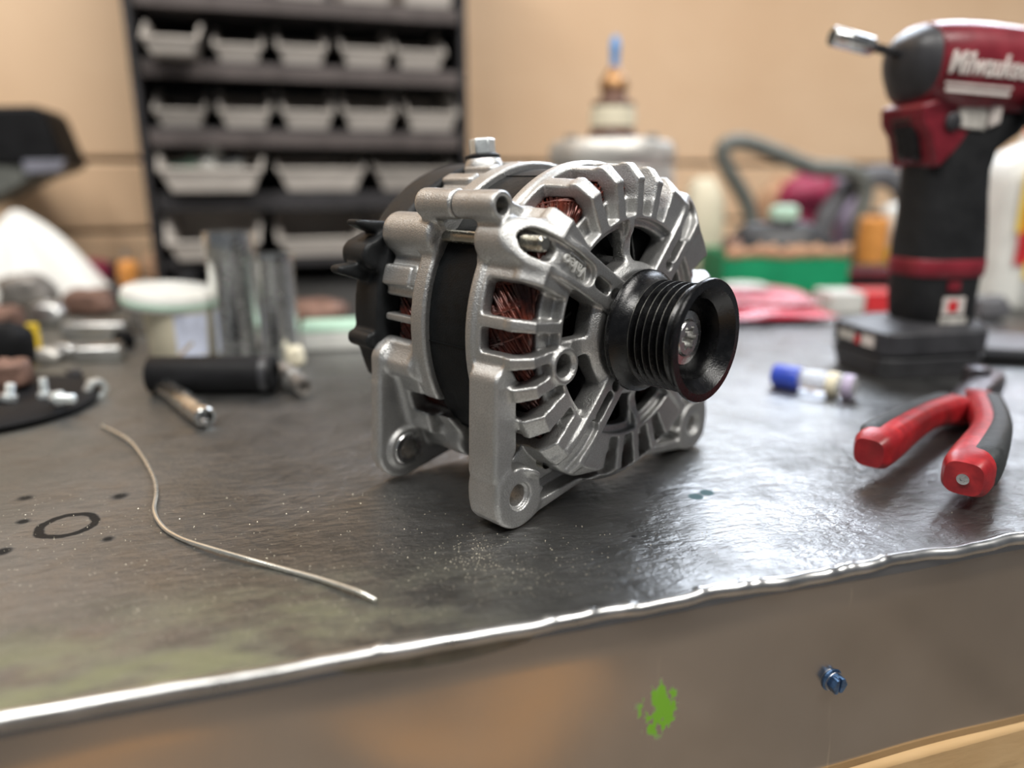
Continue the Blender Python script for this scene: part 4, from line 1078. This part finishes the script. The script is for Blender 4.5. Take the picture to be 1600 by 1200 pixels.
casting(47, 196, 545, 30, 24, 30, m_rub, 'small black plug at the right end of the bright bars', 'plug', 'plug')
casting(48, 118, 590, 26, 18, 14, m_gry, 'tiny dark clip between the abrasive disc and the shorter bar', 'clip', 'clip')
p = at(205, 462); o = thing('screwdriver_handle', 'short orange screwdriver handle standing behind the tub lid', 'screwdriver', p)
s = mpp(p)
B().lathe([(0, 0), (0.010, 0), (0.012, 0.004), (0.010, 0.016), (0.013, 0.022), (0.012, 0.040), (0.006, 0.046), (0, 0.046)], 24).build('handle', m_ora, o)
B().lathe([(0.003, 0.045), (0.003, 0.058), (0, 0.058)], 12).build('shank', m_steel, o)
def bar(u, v, w_, h_, label, rz):
    p = at(u, v); s = mpp(p); o = thing('bright_bar', label, 'metal bar', p, rz, 'bright machined bars')
    B().box((0, 0, h_ * s / 2), (w_ * s, 0.020, h_ * s)).build('bar', m_bar, o, bevel=0.003)
    for k in (-1, 1): B(axis_m((k * w_ * s * .3, 0, h_ * s - 0.0015), (0, 0, 1))).lathe([(0.0035, 0), (0.006, 0), (0.006, 0.003), (0.0035, 0.003), (0.0035, 0)], 20).build('bolt_ring', m_steel, o)
bar(152, 528, 92, 26, 'bright machined bar farther from the viewer, left of the cream tub', R_(8))
bar(158, 562, 68, 24, 'shorter bright machined bar nearer the viewer, left of the cream tub', R_(14))
p = at(58, 556); o = thing('yellow_tab', 'upright yellow plastic tab beside the black moulded part', 'plastic tab', p, R_(10))
B().box((0, 0, 0.014), (0.009, 0.004, 0.028)).build('blade', m_yel, o, bevel=0.001)
B().box((0, 0, 0.002), (0.014, 0.010, 0.004)).build('foot', m_yel, o, bevel=0.001)

# black hood on a wall arm, cut by the left edge
hp = bench(W(10, 240, 1.14)[0], 1.14)
def HW(u, v): x, z = W(u, v, 1.14); return x - W(10, 240, 1.14)[0], z
o = thing('machine_hood', 'black angular hood with a grey lip, cut by the left edge', 'hood', hp, BR)
swap = Matrix(((1, 0, 0, 0), (0, 0, 1, 0), (0, 1, 0, 0), (0, 0, 0, 1)))
B(swap).prism([HW(*q) for q in ((-90, 172), (70, 170), (84, 178), (120, 262), (-90, 256))], -0.05, 0.07).build('shell', m_rub, o, bevel=0.006)
B(swap).prism([HW(*q) for q in ((-90, 256), (118, 254), (112, 266), (70, 280), (40, 296), (0, 316), (-90, 340))], -0.045, 0.06).build('lower_shell', m_gtool, o, bevel=0.004)
B(swap).prism([HW(*q) for q in ((56, 252), (119, 251), (113, 268), (60, 272))], -0.056, -0.040).build('lip', mat('grey_lip', (0.20, 0.20, 0.24), 0.4), o, bevel=0.001)
bx = HW(-60, 230); B().box((bx[0], 0.105, bx[1]), (0.05, 0.10, 0.03)).build('wall_arm', m_gtool, o, bevel=0.003)

# fittings heaped in the wide bin
fo, wd, ht, hl, dp = full
for k, (x, y, z, m, nm) in enumerate(((-0.20, .30, .60, m_mint, 'pale green tube fitting'), (-0.05, .22, .62, m_wht, 'white tube fitting'), (0.10, .30, .62, m_pale, 'bluish metal fitting'), (0.14, .40, .66, m_bar, 'grey metal fitting'), (-0.18, .48, .58, m_cream, 'cream tube fitting'))):
    q = Vector((x * wd, y * dp + 0.02, z * ht)); base = fo.location + EX * q.x + EY * q.y + Vector((0, 0, q.z))
    o = thing('tube_fitting', nm + ' heaped in the wide left bin', 'fitting', base, BR, 'fittings in the wide bin')
    d = Vector((math.cos(k * 1.3) * .9, 0.2, math.sin(k * 2.1) * .45 + 0.2))
    B(axis_m((0, 0, 0), d)).lathe([(0.006, -0.028), (0.009, -0.028), (0.009, -0.006), (0.013, -0.004), (0.013, 0.006), (0.009, 0.008), (0.009, 0.028), (0.006, 0.028)], 20).build('body', m, o)
    B(axis_m((0, 0, 0), d)).prism(hexa(0.0145), -0.005, 0.005).build('collar', m, o, bevel=0.001)

# ---- behind the alternator: round alloy canister with a brass and blue nozzle on top
p = at(948, 462); zt = V3(948, 222, p).z; s = mpp(Vector((p.x, p.y, zt)))
o = thing('alloy_canister', 'round weathered alloy canister with a nozzle on its lid', 'canister', p)
r = 98 * s
B().lathe([(0, 0), (r * .9, 0), (r, 0.01), (r, zt - 0.035), (r * .97, zt - 0.03), (r * 1.0, zt - 0.024), (r, zt - 0.008), (r * .93, zt), (r * .5, zt + 0.004), (0, zt + 0.004)], 64).build('drum', m_alu, o)
for k in range(6):
    a = R_(60 * k + 20); B(axis_m((r * .72 * math.cos(a), r * .72 * math.sin(a), zt), (0, 0, 1))).prism(hexa(0.008), 0, 0.007).build('lid_bolt', m_cast2, o, bevel=0.001)
def zz(v): return V3(948, v, p).z
nz = B().lathe([(0.030, zt), (0.030, zz(208)), (0.026, zz(206)), (0.026, zz(192)), (0.0, zz(192))], 40).build('nozzle_base', m_rust, o)
B().lathe([(0.0255, zz(200)), (0.0270, zz(198)), (0.0270, zz(172)), (0.0245, zz(168)), (0, zz(168))], 40).build('pale_ring', m_cream, nz)
B().lathe([(0.022, zz(170)), (0.0255, zz(166)), (0.0255, zz(160)), (0.016, zz(156)), (0.014, zz(142)), (0, zz(142))], 40).build('collar', m_rust, nz)
B().lathe([(0.0145, zz(144)), (0.017, zz(140)), (0.017, zz(128)), (0.012, zz(118)), (0.006, zz(104)), (0, zz(104))], 32).build('brass_cone', m_brass, nz)
B().lathe([(0.0060, zz(106)), (0.0048, zz(92)), (0.0058, zz(86)), (0.0058, zz(66)), (0.0045, zz(60)), (0.003, zz(56)), (0, zz(56))], 24).build('blue_tip', m_blutip, nz)

# ---- right half, far back
def tubepath(name, pts, rad, m, label, cat, e=2.0):
    P = [Vector((q[0], q[1], max(q[2], rad))) for q in pts]; b0 = Vector((P[0].x, P[0].y, 0))
    o = B().tube(smooth_path([q - b0 for q in P], 8), rad, 12, e).build(name, m, None, sharp=80); o.location = b0
    return tag(o, label, cat)
# green box
p = at(1222, 458); s = mpp(p); W2, D2, H2 = 196 * s, 0.10, 62 * s
o = thing('green_box', 'low green cardboard box with a torn tan rim', 'box', p + Vector((0, D2 / 2, 0)), R_(3))
for q, d in (((0, -D2 / 2, H2 / 2), (W2, 0.004, H2)), ((0, D2 / 2, H2 / 2), (W2, 0.004, H2)), ((-W2 / 2, 0, H2 / 2), (0.004, D2, H2)), ((W2 / 2, 0, H2 / 2), (0.004, D2, H2))):
    B().box(q, d).build('side', m_green, o, bevel=0.001)
B().box((0, 0, 0.003), (W2, D2, 0.006)).build('bottom', m_green, o)
rg = random.Random(8); n = 26
vs, fs = [], []
for i in range(n + 1):
    x = -W2 / 2 + W2 * i / n; z = H2 - 0.004; vs += [(x, -D2 / 2 - 0.0030, z - 0.004 * rg.random()), (x, -D2 / 2 - 0.0024 - 0.002 * rg.random(), z + 0.008 + 0.010 * rg.random())]
for i in range(n): fs.append((2 * i, 2 * i + 2, 2 * i + 3, 2 * i + 1))
tr = make('torn_rim', vs, fs, m_tan, o, sharp=80); md = tr.modifiers.new('t', 'SOLIDIFY'); md.thickness = 0.0018
gb = p + Vector((0, D2 / 2, 0))
o = lump(51, 0.062, 0.036, 0.040, m_gry, 'black_tool_body', 0.15); put(o, 'black plastic tool body sticking out of the green box', 'tool', None, gb + Vector((0.01, 0, 0.008)))
o = lump(52, 0.020, 0.012, 0.011, m_mint, 'pale_green_cap', 0.1); put(o, 'pale green cap lying on the black tool in the green box', 'cap', None, gb + Vector((0.005, -0.014, 0.090)))
o = lump(53, 0.018, 0.020, 0.030, m_rust, 'brown_part', 0.2); put(o, 'brown part at the left inside the green box', 'part', None, gb + Vector((-0.052, 0, 0.008)))
# grey loop-handled tool
q = at(1120, 452) + Vector((0, 0.10, 0))
def F(u, v, y): r = ray(u, v); return Vector((0, 0, CAMH)) + r * (y / r.y)
yb = q.y + 0.06
tubepath('loop_handle_tool', [F(1160, 436, yb), F(1176, 380, yb), F(1168, 320, yb), F(1136, 262, yb), F(1130, 232, yb), F(1160, 222, yb), F(1215, 240, yb), F(1270, 262, yb), F(1330, 268, yb), F(1352, 300, yb), F(1338, 360, yb), F(1340, 434, yb + 0.02)], 0.0125, m_gtool, 'grey loop-handled tool rising behind the green box', 'tool')
y2 = yb + 0.03
tubepath('grey_hose', [F(1290, 440, y2), F(1285, 360, y2), F(1310, 310, y2), F(1345, 282, y2), F(1385, 276, y2), F(1412, 300, y2), F(1420, 360, y2), F(1418, 442, y2)], 0.0165, m_ggrey, 'thick grey hose arching left of the driver handle', 'hose')
def heap(seed, u, vb, w_, hpx, y, m, label, name, cat, amp=0.2, dpt=0.05):
    p = Vector((F(u, vb, y).x, y, 0)); s = mpp(p + Vector((0, 0, .05))); h = F(u, vb - hpx, y).z
    o = lump(seed, w_ * s / 2, dpt / 2, h / 2, m, name, amp); return put(o, label, cat, None, p)
heap(61, 1252, 430, 84, 160, yb + 0.075, m_mag, 'magenta red cloth bundle behind the green box', 'red_bundle', 'cloth', 0.16)
heap(62, 1302, 430, 46, 172, yb + 0.14, m_lil, 'lilac plastic part behind the magenta bundle', 'lilac_part', 'part', 0.12)
heap(63, 1205, 430, 54, 150, yb + 0.12, m_tan, 'tan lump within the loop of the grey tool', 'tan_part', 'part', 0.2)
heap(64, 1092, 452, 60, 172, yb - 0.02, m_cream, 'pale cream jar right behind the alternator', 'cream_jar', 'jar', 0.10)
p = Vector((F(1386, 420, yb).x, yb - 0.02, 0)); zc = F(1386, 345, yb - 0.02).z
o = thing('round_jar', 'white round jar left of the driver handle', 'jar', p)
B().lathe([(0, 0), (0.024, 0), (0.026, 0.004), (0.026, zc - 0.03), (0.031, zc - 0.015), (0.032, zc), (0.028, zc + 0.018), (0.016, zc + 0.026), (0, zc + 0.027)], 36).build('body', m_wht, o)
B().lathe([(0.0263, 0.02), (0.0268, 0.02), (0.0268, zc - 0.04), (0.0263, zc - 0.04)], 36).build('label', m_yel, o)
p = Vector((F(1330, 430, yb).x, yb - 0.055, 0)); z1 = F(1330, 338, yb - 0.055).z
o = thing('amber_can', 'amber can beside the green box', 'can', p)
B().lathe([(0, 0), (0.020, 0), (0.021, 0.002), (0.021, z1 - 0.004), (0.017, z1), (0, z1)], 36).build('body', m_ora, o)
B().lathe([(0.008, z1), (0.008, z1 + 0.008), (0, z1 + 0.008)], 20).build('cap', m_gry, o)
p = at(1352, 452); o = thing('black_tray', 'low black tray with a red edge right of the green box', 'tray', p + Vector((0.01, 0.035, 0)), R_(-4))
B().box((0, 0, 0.014), (0.085, 0.06, 0.028)).build('body', m_rub, o, bevel=0.003)
B().box((0, -0.0305, 0.022), (0.080, 0.003, 0.008)).build('red_edge', m_red, o, bevel=0.001)
# film packets and card in front of the green box
p = at(1200, 512); o = thing('red_packet', 'flat red film packet in front of the green box', 'packet', p + Vector((0.01, 0.05, 0)), R_(6))
def pillow(w_, d_, h_, m, name, parent, seed, z=0):
    rg = random.Random(seed); n = 16; vs, fs = [], []
    for sgn in (1, -1):
        for j in range(n + 1):
            for i in range(n + 1):
                a, b = i / n, j / n
                k = (math.sin(math.pi * a) * math.sin(math.pi * b)) ** 0.45
                vs.append(((a - .5) * w_, (b - .5) * d_, z + h_ * .5 + sgn * h_ * .5 * k * (0.85 + 0.22 * math.sin(9 * a + 7 * b + seed) if sgn > 0 else 1)))
    for s0 in (0, (n + 1) ** 2):
        for j in range(n):
            for i in range(n): q = s0 + j * (n + 1) + i; fs.append((q, q + 1, q + n + 2, q + n + 1))
    return make(name, vs, fs, m, parent, sharp=60)
pillow(0.135, 0.080, 0.016, m_rfilm, 'pouch', o, 2)
pillow(0.120, 0.030, 0.006, m_pink, 'header', o, 5, 0.015)
p = at(1180, 478); o = thing('pink_packet', 'pink film packet lying between the alternator and the green box', 'packet', p + Vector((-0.005, 0.03, 0)), R_(-4))
pillow(0.150, 0.070, 0.020, m_pink, 'pouch', o, 3); pillow(0.05, 0.045, 0.006, m_wht, 'label', o, 4, 0.018)
p = at(1356, 492); o = thing('card_box', 'white and red card box behind the driver battery', 'box', p + Vector((0.0, 0.03, 0)), R_(4))
B().box((-0.022, 0, 0.0115), (0.038, 0.045, 0.023)).build('white_half', m_wht, o, bevel=0.001)
B().box((0.021, 0, 0.0115), (0.046, 0.045, 0.023)).build('red_half', m_pink if False else m_redb, o, bevel=0.001)
# clear vial with a blue cap
a, b = G(1226, 588, 0.0085), G(1338, 606, 0.0085)
o = thing('clear_vial', 'clear plastic vial with a blue cap lying before the driver', 'vial', (a.x, a.y, 0))
M = axis_m((0, 0, 0.0085), b - a); ln = (b - a).length
B(M).lathe([(0, 0.010), (0.0072, 0.010), (0.0080, 0.012), (0.0080, ln - 0.004), (0.0070, ln), (0, ln)], 32).build('barrel', m_clear, o)
B(M).lathe([(0, -0.008), (0.0072, -0.008), (0.0084, -0.006), (0.0084, 0.011), (0, 0.011)], 32).build('cap', m_bluep, o)
B(M).lathe([(0, ln * .62), (0.0082, ln * .62), (0.0084, ln * .64), (0.0084, ln * .76), (0, ln * .76)], 32).build('plunger', m_cream, o)
B(M).lathe([(0.0081, ln * .84), (0.0084, ln * .84), (0.0084, ln * .97), (0.0081, ln * .97)], 32).build('end_ring', m_lil, o)
# jug with red label at the right edge
p = at(1596, 492); o = thing('white_jug', 'white plastic jug with red and yellow label behind the driver', 'jug', p + Vector((0.028, 0.06, 0)), R_(5))
def jz(v): return V3(1580, v, p).z
J = [(0.050, 0.035, 0), (0.056, 0.040, 0.006), (0.056, 0.040, jz(290)), (0.052, 0.038, jz(262)), (0.040, 0.030, jz(236)), (0.020, 0.018, jz(222)), (0.016, 0.016, jz(205))]
B().loft([((0, 0, z), (1, 0, 0), (0, 1, 0), a_, b_, 4 if z < jz(250) else 2.5) for a_, b_, z in J], 40).build('body', m_wht, o)
B().box((0.000, -0.0405, (jz(300) + jz(400)) / 2), (0.078, 0.0016, jz(270) - jz(405))).build('red_label', m_redb, o)
B().box((-0.040, -0.0409, (jz(270) + jz(360)) / 2), (0.007, 0.0016, jz(265) - jz(365))).build('yellow_stripe', m_yel, o)
B().box((-0.016, -0.0409, jz(425)), (0.020, 0.0016, 0.020)).build('yellow_patch', m_yel, o)
B().lathe([(0.0165, jz(210)), (0.0165, jz(195)), (0, jz(195))], 28).build('cap', m_redb, o)
p = at(1592, 574); o = thing('black_pad', 'black flat pad at the right edge behind the pliers', 'pad', p + Vector((0.035, 0.040, 0)), R_(-14))
B().box((0, 0, 0.005), (0.11, 0.085, 0.010)).build('slab', m_rub, o, bevel=0.003)
B().box((0, 0, 0.0112), (0.096, 0.072, 0.0026)).build('top_sheet', m_ggrey, o, bevel=0.001)
o = lump(71, 0.016, 0.013, 0.013, m_ggrey, 'grey_clamp', 0.2); put(o, 'small grey clamp between the driver and the jug', 'clamp', None, at(1545, 500))
# unseen sheets added on the floor to mirror as tan patches in the front sheet
m_card = mat('brown_card', (0.85, 0.50, 0.24), 0.7, 0, 0.1, 8)
for x, y, w_, d_, rz, lb in ((0.30, -1.12, 0.46, 0.30, 0.3, 'wide brown card sheet added on the floor for its reflection in the bench front'), (-0.40, -1.12, 0.24, 0.36, -0.4, 'smaller brown card sheet added left on the floor for its reflection')):
    q = bench(x, EDGE + y, FLOOR)
    o = B().box((0, 0, 0.003), (w_, d_, 0.006)).build('added_card_sheet', m_card, None, bevel=0.001); o.location = q; o.rotation_euler = (0, 0, BR + rz)
    tag(o, lb, 'card sheet')
